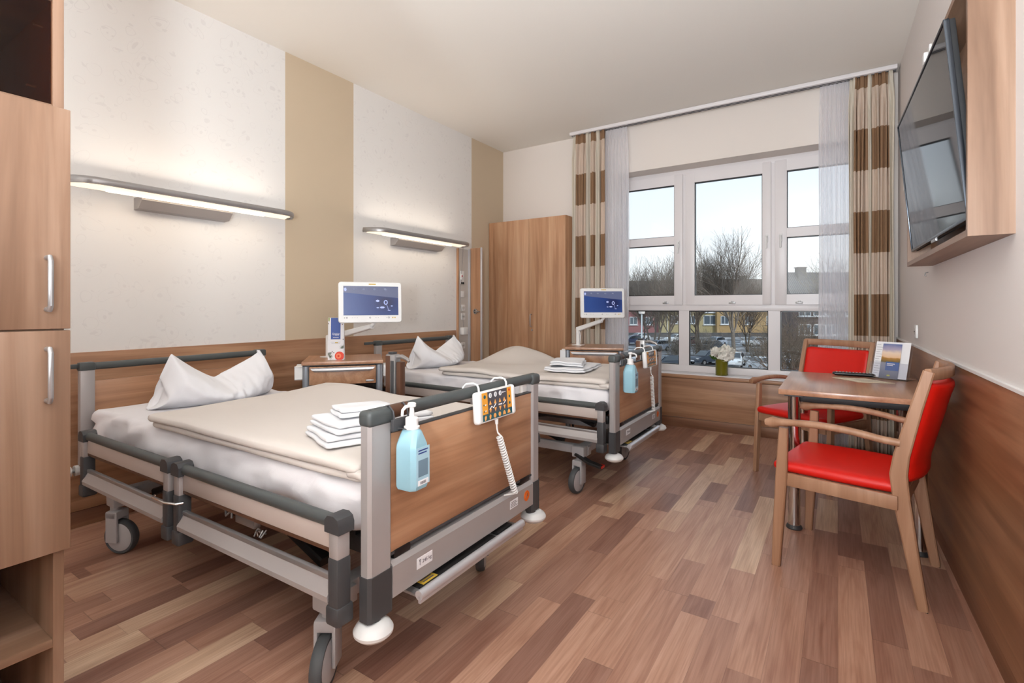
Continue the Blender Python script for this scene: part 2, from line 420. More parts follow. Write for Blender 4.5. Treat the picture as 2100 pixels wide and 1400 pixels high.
def wallpaper_mat():
    """left wall: floral wallpaper bands between plain beige strips (bands follow world Y)"""
    m, nt, b = new_mat('floral_wallpaper_with_beige_strips')
    t = nt.nodes.new('ShaderNodeTexCoord'); s = nt.nodes.new('ShaderNodeSeparateXYZ'); nt.links.new(t.outputs['Object'], s.inputs[0])
    y = s.outputs[1]
    a = math_n(nt, 'MULTIPLY', math_n(nt, 'GREATER_THAN', y, 2.225), math_n(nt, 'LESS_THAN', y, 2.858))
    c2 = math_n(nt, 'GREATER_THAN', y, 4.509); st = math_n(nt, 'MAXIMUM', a, c2)
    # scrolling vines: warped rings and leaf blobs
    n = nt.nodes.new('ShaderNodeTexNoise'); n.inputs['Scale'].default_value = 5; n.inputs['Detail'].default_value = 1
    nt.links.new(t.outputs['Object'], n.inputs[0])
    va = nt.nodes.new('ShaderNodeVectorMath'); va.operation = 'MULTIPLY_ADD'; nt.links.new(n.outputs['Color'], va.inputs[0]); va.inputs[1].default_value = (.16, .16, .16); nt.links.new(t.outputs['Object'], va.inputs[2])
    v = nt.nodes.new('ShaderNodeTexVoronoi'); v.inputs['Scale'].default_value = 9.5; nt.links.new(va.outputs[0], v.inputs['Vector'])
    d = v.outputs['Distance']
    ring = math_n(nt, 'MULTIPLY', .8, math_n(nt, 'LESS_THAN', math_n(nt, 'ABSOLUTE', math_n(nt, 'SUBTRACT', d, .36)), .012))
    dot = math_n(nt, 'LESS_THAN', d, .13)
    v2 = nt.nodes.new('ShaderNodeTexVoronoi'); v2.inputs['Scale'].default_value = 17; v2.inputs['Randomness'].default_value = 1
    mp = nt.nodes.new('ShaderNodeMapping'); mp.inputs['Scale'].default_value = (1, .6, 1.5); mp.inputs['Rotation'].default_value = (.6, 0, 0)
    nt.links.new(va.outputs[0], mp.inputs[0]); nt.links.new(mp.outputs[0], v2.inputs['Vector'])
    leaf = math_n(nt, 'MULTIPLY', math_n(nt, 'LESS_THAN', v2.outputs['Distance'], .22), math_n(nt, 'LESS_THAN', math_n(nt, 'ABSOLUTE', math_n(nt, 'SUBTRACT', d, .38)), .12))
    pat = math_n(nt, 'MAXIMUM', math_n(nt, 'MAXIMUM', ring, leaf), dot)
    n3 = nt.nodes.new('ShaderNodeTexNoise'); n3.inputs['Scale'].default_value = 1.3; nt.links.new(t.outputs['Object'], n3.inputs[0])
    amt = math_n(nt, 'MULTIPLY', pat, math_n(nt, 'MULTIPLY', n3.outputs[0], .5))
    c = mix(nt, amt, lin((232, 228, 224)), lin((206, 200, 198)))
    c = mix(nt, st, c, lin((205, 186, 160)))
    nt.links.new(c, b.inputs['Base Color']); b.inputs['Roughness'].default_value = .8; b.inputs['Specular IOR Level'].default_value = .2
    return m
M_wallpaper = wallpaper_mat()
# ================================================================ ROOM
YF, YW2, ZC, XL = 5.15, 5.52, 3.12, -3.48
def xr(y): return .412 + (5.15 - y) * .0155
YB = -2.6
def struct(name, mb, mat, parent=None, **k):
    o = mb.build(name, mat, parent, smooth=k.pop('smooth', 30))
    if parent is None: o['kind'] = 'structure'
    return o
b = MB(); b.box(XL - .25, 1.0, YB - .2, YW2, -.15, 0); struct('floor', b, M_floor)
b = MB(); b.box(XL - .25, 1.0, YB - .2, YW2, ZC, ZC + .2); struct('ceiling', b, M_ceil)
b = MB(); b.box(XL - .25, XL, YB - .2, YW2, 0, ZC); struct('wall_left', b, M_wallpaper)
b = MB(); b.prism([(xr(YB), YB - .2), (1.0, YB - .2), (1.0, YW2), (xr(YF), YW2), (xr(YF), YF)], 'z', 0, ZC); struct('wall_right', b, M_wallr)
b = MB(); b.box(XL, 1.0, YB - .2, YB, 0, ZC); struct('wall_back', b, M_wall)
# far wall with window opening x -1.98 .. .20, z .52 .. 2.635
WX0, WX1, WZ0, WZ1 = -2.02, .26, .515, 2.635
b = MB()
b.box(XL, WX0, YF, YW2, 0, ZC); b.box(WX1, .43, YF, YW2, 0, ZC); b.box(WX0, WX1, YF, YW2, WZ1, ZC); b.box(WX0, WX1, YF, YW2, 0, WZ0)
struct('wall_far', b, M_wall)
# wood panelling and skirtings
b = MB(); b.box(XL, XL + .018, -.6, 4.215, .093, .953, .002)
struct('trim_1', b, W_panel)
b = MB(); b.box(XL, XL + .012, -.6, 4.84, 0, .09, .002); struct('baseboard_left', b, W_skirty)
b = MB(); b.box(-2.44, .40, YF - .018, YF, .10, .492, .002); struct('trim_2', b, W_panelx)
b = MB(); b.box(-2.44, .40, YF - .014, YF, 0, .096, .002); struct('baseboard_far', b, W_skirt)
b = MB(); b.box(-2.44, .40, YF - .035, YF + .005, .496, .528, .004); struct('trim_3', b, W_panelx)       # wooden nosing below the sill
b = MB(); b.box(WX0, WX1, YF + .0, YF + .24, WZ0 - .004, .534, .003); struct('trim_4', b, M_frame)      # white inner sill
def rpanel(mb, th, y0, y1, z0, z1):
    mb.prism([(xr(y0) - th, y0), (xr(y0), y0), (xr(y1), y1), (xr(y1) - th, y1)], 'z', z0, z1); return mb
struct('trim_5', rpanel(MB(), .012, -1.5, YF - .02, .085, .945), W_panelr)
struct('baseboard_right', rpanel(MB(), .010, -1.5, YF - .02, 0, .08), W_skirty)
struct('trim_6', rpanel(MB(), .014, -1.5, YF - .02, .945, .956), M_wplastic)

# ---------------------------------------------------------------- window
win = empty('window_1', (0, 5.36, 0)); win['kind'] = 'structure'
f0, f1 = .0, .075
b = MB()
# outer frame + fixed transom + mullions (all at local y 0 .. .075)
def bar(mb, x0, x1, z0, z1, y0=f0, y1=f1, bv=.004): mb.box(x0, x1, y0, y1, z0, z1, bv)
GL = [(-1.97, -1.442), (-1.236, -.608), (-.400, .185)]     # upper glass x ranges
LB = [(-1.97, -1.397), (-1.295, -.558), (-.457, .185)]     # lower glass x ranges
TZ = (1.165, 1.235)                                        # transom
bar(b, WX0, WX1, 2.575, WZ1); bar(b, WX0, WX1, .53, .600)
bar(b, WX0 + .001, LB[0][0], .531, WZ1 - .001, .002, .073); bar(b, LB[2][1] , WX1 - .001, .531, WZ1 - .001, .002, .073)
bar(b, WX0 + .002, WX1 - .002, TZ[0], TZ[1], -.002, .073)
bar(b, LB[0][1], LB[1][0], .532, WZ1 - .002, .003, .072, 0); bar(b, LB[1][1], LB[2][0], .532, WZ1 - .002, .003, .072, 0)
b.build('window_frame', M_frame, win)
for i, (x0, x1) in enumerate(GL):
    s0 = (WX0 + .01, -1.355, 0) if i == 0 else ((-1.325, -.532, 0) if i == 1 else (-.50, WX1 - .02, 0))
    b = MB(); z0, z1 = 1.225, 2.59
    g0, g1 = 1.322, 2.485
    bar(b, s0[0], x0, z0, z1, -.018, .05); bar(b, x1, s0[1], z0, z1, -.018, .05)
    bar(b, x0 - .01, x1 + .01, z0 + .001, g0, -.017, .049, 0); bar(b, x0 - .01, x1 + .01, g1, z1 - .001, -.017, .049, 0)
    if i != 1: bar(b, x0 - .01, x1 + .01, 1.86, 1.945, -.016, .048, 0)
    sash = b.build('window_sash', M_frame, win)
    b = MB()   # black gasket
    segs = [(g0, g1)] if i == 1 else [(g0, 1.86), (1.945, g1)]
    for (a, c) in segs:
        bar(b, x0 - .001, x0 + .006, a, c, .0, .03, 0); bar(b, x1 - .006, x1 + .001, a, c, .0, .03, 0)
        bar(b, x0, x1, a - .001, a + .006, .0, .03, 0); bar(b, x0, x1, c - .008, c + .001, .0, .03, 0)
    b.build('gasket', M_black, sash)
    b = MB()
    for (a, c) in segs: bar(b, x0, x1, a, c, .022, .03, 0)
    b.build('pane', M_glass, sash)
    # handle
    hx = {0: -1.397, 1: -.57, 2: -.45}[i]; hz = 1.86
    b = MB(); b.box(hx - .013, hx + .013, -.030, -.016, hz - .04, hz + .035, .005)
    b.tube([(hx, -.025, hz + .01), (hx, -.055, hz + .012), (hx, -.062, hz), (hx, -.062, hz - .10)], .0085, 8)
    b.build('handle', M_wplastic, sash)
    b = MB(); cx = {0: -1.53, 1: -.875, 2: -.30}[i]
    b.box(cx - .03, cx + .03, -.028, -.016, 1.236, 1.252, .003); b.box(cx - .008, cx + .012, -.04, -.02, 1.25, 1.262, .002)
    b.build('latch', M_alu, sash)
for i, (x0, x1) in enumerate(LB):
    b = MB(); a, c = .600, 1.165
    bar(b, x0 - .001, x0 + .008, a, c, .01, .04, 0); bar(b, x1 - .008, x1 + .001, a, c, .01, .04, 0)
    bar(b, x0, x1, a - .001, a + .008, .01, .04, 0); bar(b, x0, x1, c - .010, c + .001, .01, .04, 0)
    g = b.build('lower_gasket', M_black, win)
    b = MB(); bar(b, x0, x1, a, c, .032, .04, 0); b.build('lower_pane', M_glass, win)

# ---------------------------------------------------------------- curtain rail and curtains
b = MB(); b.box(-2.47, .395, 4.955, 5.05, 3.085, 3.118, .003)
b.m(1); b.box(-2.46, .39, 4.985, 4.992, 3.080, 3.09); b.box(-2.46, .39, 5.015, 5.022, 3.080, 3.09)
tag(b.build('curtain_rail', [M_frame, M_darker]), 'long white double curtain rail fixed to the ceiling above the window', 'curtain rail')
def curtain(name, x0, x1, y, ztop, zbot, folds, amp, mat, bands=(), seed=1, flare=.0, thick=.003):
    random.seed(seed); N = folds * 14; ph = [random.uniform(-.5, .5) for _ in range(folds + 2)]; am = [random.uniform(.6, 1.15) for _ in range(folds + 2)]
    zs = [ztop - (ztop - zbot) * (k / 34) ** 1.3 for k in range(35)]
    vs = []; fs = []; uu = []
    for k, z in enumerate(zs):
        g = min(1, (ztop - z) / .25)
        for i in range(N + 1):
            u = i / N; fi = u * folds; q = int(fi)
            t = fi + .25 * sin(2 * pi * fi + ph[min(q, folds)]) * g
            cx = (x0 + x1) / 2; hw = (x1 - x0) / 2 * (.94 + (.06 + flare) * g)
            x = cx + (u * 2 - 1) * hw + .010 * g * nz(u * 9, z * .8, seed)
            a = amp * (.55 + .45 * g) * am[min(q, folds)]
            yy = y + a * sin(2 * pi * t) + .02 * g * nz(u * 5, z * .7, seed + 3)
            if g < .4: yy = y + a * .8 * sin(2 * pi * t) + .006 * sin(6 * pi * t)
            vs.append((x, yy, z)); uu.append(u)
    W = N + 1
    for k in range(34):
        for i in range(N): fs.append((k * W + i, k * W + i + 1, (k + 1) * W + i + 1, (k + 1) * W + i))
    me = bpy.data.meshes.new(name); me.from_pydata(vs, [], fs); me.materials.append(mat)
    at = me.attributes.new('band', 'FLOAT', 'POINT')
    for i, u in enumerate(uu):
        at.data[i].value = 1.0 if any(a <= u < c for a, c in bands) else 0.0
    for p in me.polygons: p.use_smooth = True
    o = bpy.data.objects.new(name, me); C.objects.link(o)
    if thick:
        md = o.modifiers.new('s', 'SOLIDIFY'); md.thickness = thick
    return o
tag(curtain('curtain', -2.45, -2.06, 4.985, 3.082, .03, 6, .034, M_curtain, ((0, .10), (.42, .55), (.72, .84)), 3),
    'brown and cream striped curtain gathered beside the wooden wardrobe', 'curtain', 'striped curtains at the window')
tag(curtain('curtain', .075, .375, 4.985, 3.082, .03, 6, .036, M_curtain, ((0, .13), (.43, .53), (.90, 1.0)), 9),
    'brown and cream striped curtain gathered in the right corner by the television', 'curtain', 'striped curtains at the window')
tag(curtain('sheer_curtain', -2.08, -1.83, 5.02, 3.082, .03, 7, .010, M_sheer, (), 5, .10, 0),
    'sheer white voile curtain hanging left of the window, behind the striped one', 'curtain', 'sheer white curtains')
tag(curtain('sheer_curtain', -.135, .11, 5.02, 3.082, .03, 8, .010, M_sheer, (), 6, .02, 0),
    'sheer white voile curtain hanging over the right part of the window', 'curtain', 'sheer white curtains')

# ---------------------------------------------------------------- added fill uplighters (unseen, behind the viewer, brighten the room by the ceiling)
for (x, y, tilt, lb) in ((-.10, -.45, 38, 'added white fill uplighter, out of view behind the viewer'), (-.9, -1.9, 10, 'added white fill uplighter, out of view by the entrance wall')):
    t = empty('added_fill_lamp', (x, y, 0)); tag(t, lb, 'added fill lamp', 'added fill uplighters')
    b = MB(); b.lathe([(.16, 0), (.16, .015), (.03, .03), (.016, .05), (.016, 1.13)], n=24); b.build('stand', M_alu, t)
    b = MB(); b.lathe([(.03, 1.12), (.16, 1.14), (.24, 1.19), (.235, 1.19), (.15, 1.15), (.03, 1.14)], n=32); b.build('lamp_bowl', M_wplastic, t)
    area('ceiling_fill', (0, 0, 1.255), (.28, .28), FILL_LIGHT, (.84, .93, 1), rot=(pi - radians(tilt), 0, radians(-14)), parent=t)

# ---------------------------------------------------------------- bedhead wall lamps
M_diff = emis('warm_diffuser', (255, 238, 214), .72)
M_tubelit = emis('fluorescent_tube', (255, 244, 224), 1.3)
def wall_lamp(y0, y1, my0, my1, z, label):
    t = empty('wall_lamp', (XL, (y0 + y1) / 2, z)); tag(t, label, 'wall lamp', 'bedhead lamps on the left wall')
    L = (y1 - y0) / 2
    # housing: shallow boat section (x out from wall, z), open below; rounded front corners at the ends
    prof = [(.10, .016), (.20, .034), (.258, .038), (.276, .030), (.281, .014), (.276, .000), (.264, -.002), (.258, .012), (.20, .016), (.10, .002)]
    b = MB(); rings = []
    for k in range(25):
        s = -1 + 2 * k / 24; s = math.copysign(1 - (1 - abs(s)) ** 1.6, s)
        yy = s * L; e_ = max(0, (abs(yy) - (L - .13)) / .13); shrink = sqrt(max(0, 1 - e_ * e_))
        rings.append([(.10 + (x - .10) * max(.04, shrink), yy, zz) for x, zz in prof])
    b.ring_loft(rings); b.build('lamp_housing', M_alu, t, smooth=50)
    b = MB(); rings = []
    for k in range(25):
        yy = (-1 + 2 * k / 24) * (L - .035); e_ = max(0, (abs(yy) - (L - .15)) / .13); sh = sqrt(max(0, 1 - e_ * e_))
        rings.append([(.108 + (x - .108) * max(.05, sh), yy, zz) for x, zz in [(.108, -.002), (.185, .006), (.256, .006), (.256, .011), (.185, .011), (.108, .001)]])
    b.ring_loft(rings); b.build('diffuser', M_diff, t, smooth=50)
    b = MB(); b.box(.118, .135, -L + .2, L - .2, -.008, .001, .002); b.build('light_tube', M_tubelit, t)
    a, c = my0 - (y0 + y1) / 2, my1 - (y0 + y1) / 2
    b = MB(); b.prism([(0, .004), (.105, .006), (.108, -.016), (.062, -.062), (0, -.066)], 'y', a, c); b.build('wall_mount', M_alupaint, t)
    area('uplight', (.12, 0, .05), (.12, 2 * L - .15), WALL_LAMP_UP, (1, .89, .76), rot=(pi, radians(38), 0), parent=t)
    area('downlight', (.18, 0, -.006), (.10, 2 * L - .2), WALL_LAMP_DOWN, (1, .88, .72), parent=t)
wall_lamp(.885, 2.185, 1.26, 1.78, 1.84, 'long grey lamp over the front bed, longer-looking of the two on the wall')
wall_lamp(2.87, 4.20, 3.28, 3.93, 1.84, 'long grey lamp over the rear bed, beside the wardrobe')

# ---------------------------------------------------------------- wardrobe
t = empty('wardrobe', (-2.97, 4.84, 0)); tag(t, 'tall brown wooden two-door wardrobe standing in the far left corner', 'wardrobe')
H = 2.2
b = MB(); b.box(-.505, .51, .02, .30, .0, H, .002); b.build('carcass', W_panelz, t)
b = MB(); b.box(-.505, -.445, .0, .019, .06, H - .003, .001); b.build('filler_strip', W_panelz, t)
for k, (x0, x1) in enumerate(((-.442, .048), (.052, .508))):
    b = MB(); b.box(x0, x1, 0, .019, .06, H - .003, .0015); d = b.build('door', W_panelz, t)
    if k == 1:
        b = MB(); b.tube([(.085, .0, 1.125), (.085, -.03, 1.122), (.085, -.033, 1.11), (.085, -.033, 1.0), (.085, -.03, .988), (.085, 0, .985)], .005, 8); b.build('handle', M_alu, d)
        b = MB(); b.cyl((.09, .001, .945), (.09, -.006, .945), .010, n=16); b.build('lock', M_alu, d)

# ---------------------------------------------------------------- supply cabinet in the wall beside the rear bed
t = empty('supply_cabinet', (XL, 4.24, 0)); tag(t, 'narrow open wall supply cabinet with sockets between rear bed and wardrobe', 'supply cabinet')
b = MB(); b.box(0, .022, .0, .018, .10, 1.845, .001); b.build('side_frame', W_panelz, t)
b = MB(); b.box(0, .008, .018, .20, .10, 1.845); b.build('back_panel', plain('pale_grey_panel', (196, 188, 180), .6), t)
b = MB(); b.box(0, .03, .195, .222, .10, 1.85, .008); b.build('edge_profile', M_alubright, t)
b = MB(); b.box(.02, .158, .222, .240, .12, 1.86, .001); d = b.build('door', W_panelz, t)
b = MB(); b.box(.158, .178, .219, .243, .115, 1.865, .007); b.build('edge_profile', M_alubright, d)
b = MB(); M90 = Matrix.Rotation(pi / 2, 4, 'X')
b.lathe([(.030, -.003), (.030, .004), (.022, .006)], n=20, M=Matrix.Translation((.095, .218, 1.155)) @ M90)
b.m(1); b.lathe([(.020, .004), (.018, .008)], n=16, M=Matrix.Translation((.095, .218, 1.155)) @ M90)
b.m(0); b.tube([(.095, .214, 1.155), (.105, .19, 1.155), (.13, .178, 1.155), (.185, .175, 1.152)], .009, 8); b.box(.11, .132, .19, .215, 1.135, 1.175, .005)
b.build('handle', [M_chrome, M_hole], d)
b = MB(); b.box(.008, .018, .05, .115, 1.46, 1.60, .004); b.build('intercom_plate', M_wplastic, t)
b = MB(); b.m(0).box(.018, .024, .06, .078, 1.455, 1.478, .001); b.box(.018, .024, .088, .106, 1.455, 1.478, .001); b.build('data_socket', M_hole, t)
for zc in (1.345,): 
    b = MB(); b.box(.008, .016, .055, .12, zc - .035, zc + .035, .003); b.build('blank_plate', M_wplastic, t)
for zc in (1.195, 1.10, .78):
    b = MB(); b.box(.008, .017, .065, .135, zc - .035, zc + .035, .004)
    b.m(1).lathe([(.023, 0), (.020, .002)], n=18, M=Matrix.Translation((.0165, .10, zc)) @ Matrix.Rotation(pi / 2, 4, 'Y'))
    b.m(2).cyl((.018, .092, zc), (.0195, .092, zc), .004, n=8); b.cyl((.018, .108, zc), (.0195, .108, zc), .004, n=8)
    b.build('socket', [M_wplastic, plain('socket_recess', (205, 202, 198), .5), M_hole], t)
b = MB(); b.box(.008, .06, .05, .13, .90, .98, .008); b.build('junction_box', M_wplastic, t)
t2 = empty('nurse_call_button', (XL, 4.265, 1.53)); tag(t2, 'white hand-held call button with red key hanging on a cord beside the wardrobe', 'call button')
b = MB(); b.box(.026, .045, .0, .034, -.03, .035, .006); b.build('button_housing', M_wplastic, t2)
b = MB(); b.box(.044, .048, .008, .026, .0, .02, .002); b.build('red_key', plain('call_red', (170, 40, 60), .4), t2, label='red call key')
b = MB(); pts = []
for k in range(25):
    u = k / 24; pts.append((.03 + .012 * sin(u * 3), .026 + .035 * sin(u * 2.2) * u, .33 - u * .2 if u < .0 else .34 - .34 * u))
b.tube([(.03, .055, .34), (.03, .045, .2), (.033, .02, .036)], .0025, 6)
b.tube([(.033, .02, -.03), (.035, .0, -.12), (.035, .006, -.3), (.035, .04, -.45), (.035, .07, -.62)], .0025, 6); b.build('cord', plain('grey_cord', (150, 146, 146), .5), t2)

# ---------------------------------------------------------------- tall cabinet on the left
t = empty('tall_cabinet', (-1.672, .466, 0)); tag(t, 'tall pale walnut cabinet with two handled doors, cut by the left edge', 'cabinet')
D_, Wd = .56, .86     # depth towards -x, width towards -y
b = MB()
b.box(-D_, -.02, -.030, -.008, .0, 2.6, .001); b.box(-D_, -.02, -Wd, -Wd + .022, .0, 2.6, .001); b.box(-D_, -D_ + .012, -Wd + .02, -.03, .0, 2.6)
b.box(-D_ + .01, -.02, -Wd + .02, -.03, 2.578, 2.6)
b.build('carcass', W_cab, t)
for z0, z1, nm in ((.03, .052, 'shelf'), (.325, .347, 'shelf'), (.585, .607, 'shelf'), (1.13, 1.15, 'shelf'), (1.70, 1.722, 'shelf'), (1.99, 2.018, 'shelf')):
    b = MB(); b.box(-D_ + .012, -.022, -Wd + .022, -.030, z0, z1, .001); b.build(nm, W_caby, t)
for z0, z1, hz0, hz1 in ((1.145, 1.712, 1.19, 1.33), (.575, 1.141, .96, 1.10)):
    b = MB(); b.box(-.019, 0, -Wd, 0, z0, z1, .002); d = b.build('door', W_cab, t)
    b = MB(); yy = -.047
    b.tube([(0, yy, hz1 - .005), (.022, yy, hz1 - .004), (.030, yy, hz1 - .014), (.030, yy, hz0 + .014), (.022, yy, hz0 + .004), (0, yy, hz0 + .005)], .006, 12)
    b.build('handle', M_alu, d)
M_smoke = glass_mat('smoked_glass', (.50, .32, .20), .35)
for z0, z1 in ((1.724, 1.988), (2.02, 2.575)):
    b = MB(); b.box(-.032, -.026, -Wd + .024, -.033, z0, z1); b.build('glass_door', M_smoke, t)
for p in ((-.10, -.036, 1.945), (-.16, -.075, 1.80)):
    b = MB(); b.cyl((p[0], -.030, p[2]), (p[0], -.050, p[2]), .004, n=8); b.build('shelf_pin', M_alu, t)
# ================================================================ BEDS
# local frame: x = 0 is the outer face of the footboard, head towards -x; y = 0 near side, y = BW far side
BW, BL = .985, 2.115
def caster(parent, x, y, ang, r=.083, pedal=False):
    R = Matrix.Translation((x, y, 0)) @ Matrix.Rotation(ang, 4, 'Z')
    off = .035                                     # trail
    def T(q): return R @ Vector(q)
    b = MB()
    Mw = R @ Matrix.Translation((off, 0, r)) @ Matrix.Rotation(pi / 2, 4, 'X')
    b.lathe([(r * .80, -.017), (r * .93, -.019), (r * .985, -.012), (r, -.004), (r, .004), (r * .985, .012), (r * .93, .019), (r * .80, .017)], n=40, M=Mw)
    b.m(1).lathe([(.001, -.022), (r * .70, -.022), (r * .80, -.017), (r * .80, .017), (r * .70, .022), (.001, .022)], n=36, M=Mw)
    wl = b.build('caster_wheel', [M_tyre, M_wheel], parent)
    b = MB()
    b.cyl(T((0, 0, 2 * r - .01)), T((0, 0, 2 * r + .12)), .022, n=20)
    fork = [(-.018, .0), (.02, 0), (.045, r * .2), (.02, .02)]
    b.box(-.022, .04, -.036, -.022, r * .72, 2 * r + .04, .006, M=R)
    b.box(-.022, .04, .022, .036, r * .72, 2 * r + .04, .006, M=R)
    b.box(-.024, .040, -.036, .036, 2 * r + .006, 2 * r + .045, .008, M=R)
    b.build('fork', M_wheel, wl)

def side_rail(parent, xa, xb, y, sgn):
    """split side rail between xa (head side) and xb, lowered; sgn=-1 near side, +1 far side"""
    z = .597; o = sgn
    b = MB(); b.tube([(xa, y, z), (xb, y, z)], .019, 16)
    rl = b.build('side_rail', M_dark, parent)
    b = MB(); b.box(xa, xb, y - .008, y + .008, .520, .580, .003); b.build('rail_board', M_beige, rl)
    b = MB(); b.box(xa, xb, y - .007, y + .007, .508, .5195, .002); b.build('board_edge', M_brown, rl)
    b = MB()
    prof = [(0, .432), (.006 * o, .438), (.010 * o, .425), (.028 * o, .395), (.026 * o, .378), (-.002 * o, .405), (-.006 * o, .43)]
    rings = [[(x, y + u, v) for u, v in prof] for x in (xa, xb)]
    b.ring_loft(rings); b.m(1).box(xa, xb, y - .010, y + .006, .43, .446, .003)
    b.build('lower_profile', [M_alupaint, M_alu], rl)
    for x, s in ((xa, -1), (xb, 1)):
        b = MB(); xx = x + s * .018
        b.box(xx - .020, xx + .020, y - .022, y + .022, .500, .582, .006)
        b.m(1)
        b.box(xx - .022, xx + .022, y - .024, y + .024, .335, .505, .007)
        b.prism([(xx - .027, .33), (xx + .027, .33), (xx + .027, .365), (xx + .012, .385), (xx - .027, .372)], 'y', y - .028, y + .028) if False else b.box(xx - .027, xx + .027, y - .028, y + .030, .318, .372, .008)
        # rounded cap carrying the tube
        pr = [(-.030, .575), (.030, .575), (.030, .600), (.024, .616), (.008, .624), (-.018, .622), (-.030, .608)]
        b.prism([(xx + q * (1 if s > 0 else -1), zz) for q, zz in pr], 'y', y - .027, y + .027)
        b.build('rail_post', [M_alupaint, M_darker], rl)
    return rl

def make_bed(label, castang=-59, pedal=False):
    t = empty('hospital_bed'); tag(t, label, 'bed', 'hospital beds')
    # ---- footboard
    b = MB(); b.box(-.026, -.008, .03, BW - .02, .470, .826, .003); ft = b.build('footboard', W_bed, t)
    b = MB(); b.box(-.030, -.006, .03, BW - .02, .462, .470, .001); b.box(-.030, -.006, .03, BW - .02, .826, .831, .002); b.build('board_edging', M_darker, ft)
    for nm, ya, yb in (('foot_post', 0, .090), ('foot_post', BW - .062, BW)):
        b = MB()
        pr = [(-.040, ya + .008), (-.034, ya), (-.008, ya), (0, ya + .010), (0, yb - .010), (-.008, yb), (-.034, yb), (-.040, yb - .008)]
        b.prism(pr, 'z', .430, .865); p = b.build(nm, M_alupaint, t)
        b = MB(); g = .003
        pr2 = [(x + (g if x > -.02 else -g), y + (g if y > (ya + yb) / 2 else -g)) for x, y in pr]
        b.prism(pr2, 'z', .305, .433); b.build('post_sleeve', M_darker, p)
        b = MB(); b.cyl((-.020, (ya + yb) / 2 - .012, .312), (-.020, (ya + yb) / 2 - .012, .29), .022, n=16)
        b.m(1).lathe([(.020, -.012), (.045, -.011), (.056, .000), (.057, .008), (.050, .020), (.034, .030), (.012, .032)], c=(-.016, (ya + yb) / 2 - (.015 if ya < .1 else -.004), .268), n=36)
        b.build('bumper_disc', [M_darker, M_bumper], p)
    # posts caps and top rail in one dark tube
    b = MB()
    cap = lambda y0, y1: b.box(-.046, .006, y0 - .004, y1 + .004, .858, .905, .014, 4)
    cap(0, .090); cap(BW - .062, BW)
    b.tube([(-.020, .02, .887), (-.020, BW - .02, .887)], .0205, 20); b.build('top_rail', M_dark, t, smooth=50)
    b = MB(); b.tube([(-.020, .088, .887), (-.020, .165, .887)], .0212, 20)
    b.build('rail_sleeve', M_brown, t)
    # inner upper posts seen beside the panel
    b = MB(); b.box(-.045, -.028, BW - .10, BW - .062, .40, .87, .003); b.build('inner_post', M_white, t)
    b = MB(); b.box(-.045, -.028, .09, .118, .40, .87, .003); b.build('inner_post', M_white, t)
    # ---- cross beam
    b = MB(); b.prism([(-.055, .340), (-.004, .332), (.004, .338), (.004, .436), (-.010, .446), (-.055, .450)], 'y', .088, BW - .06) if False else b.mesh([], [])
    pr = [(-.060, .345), (-.006, .334), (.003, .340), (.003, .432), (-.008, .446), (-.060, .446)]
    b.ring_loft([[(x, y, z) for x, z in pr] for y in (.088, BW - .062)])
    beam = b.build('cross_beam', M_alupaint, t)
    b = MB(); b.box(.003, .0042, .190, .262, .378, .412); b.m(1)
    tb = text_bm('245 kg', .016, .0003); b.add(tb, Matrix.Translation((.0045, .236, .395)) @ Matrix.Rotation(pi / 2, 4, 'Z') @ Matrix.Rotation(pi / 2, 4, 'X'))
    b.tube([(.0046, .203, .388), (.0046, .203, .398), (.0046, .207, .405), (.0046, .200, .405), (.0046, .203, .398)], .0012, 4)
    b.build('load_label', [M_paper, M_ink], beam)
    b = MB(); b.box(.003, .0042, .735, .795, .380, .412); b.m(1)
    for k in range(4): b.box(.0042, .0046, .740, .790 - (k % 2) * .012, .386 + k * .006, .388 + k * .006)
    b.build('type_label', [M_paper, M_ink], beam)
    b = MB(); b.lathe([(.022, 0), (.022, .0012)], n=28, M=Matrix.Translation((.003, .868, .395)) @ Matrix.Rotation(pi / 2, 4, 'Y'))
    b.m(1).tube([(.0045, .860, .388), (.0045, .866, .398), (.0045, .874, .392), (.0045, .872, .404)], .0018, 5); b.build('round_label', [M_osticker, M_brown], beam)
    # black gap filler and grips above the beam
    b = MB(); b.box(-.055, -.030, .10, BW - .07, .440, .475, .004)
    b.box(-.034, -.004, .10, .175, .446, .474, .008); b.box(-.034, -.004, BW - .16, BW - .075, .446, .474, .008); b.build('beam_cover', M_black, t)
    # ---- pull-out linen shelf below the beam
    b = MB(); b.box(-.22, .030, .175, .775, .303, .313, .002)
    b.m(1); b.tube([(.030, .170, .315), (.030, .785, .315)], .015, 16); b.box(.026, .036, .170, .785, .290, .315, .002)
    sh = b.build('linen_shelf', [M_alu, M_alubright], t)
    b = MB(); b.box(-.08, .012, .20, .62, .313, .321, .003); b.box(-.08, .010, .64, .74, .313, .325, .003); b.build('shelf_insert', M_blackm, sh)
    b = MB(); b.box(-.03, .008, .215, .285, .3212, .3222); b.m(1).box(-.018, -.012, .225, .275, .3222, .3226); b.box(-.005, .0, .225, .275, .3222, .3226)
    b.build('warning_label', [M_yellow, M_ink], sh)
    # ---- headboard
    xh = -BL
    for ya, yb in ((0, .062), (BW - .062, BW)):
        b = MB(); b.box(xh - .018, xh + .020, ya, yb, .40, .885, .006); p = b.build('head_post', M_alupaint, t)
        b = MB(); b.cyl((xh, (ya + yb) / 2, .40), (xh, (ya + yb) / 2, .35), .018, n=14); b.build('post_stub', M_darker, p)
    b = MB(); b.box(xh - .006, xh + .012, .06, BW - .06, .50, .822, .003); b.build('headboard', W_bed, t)
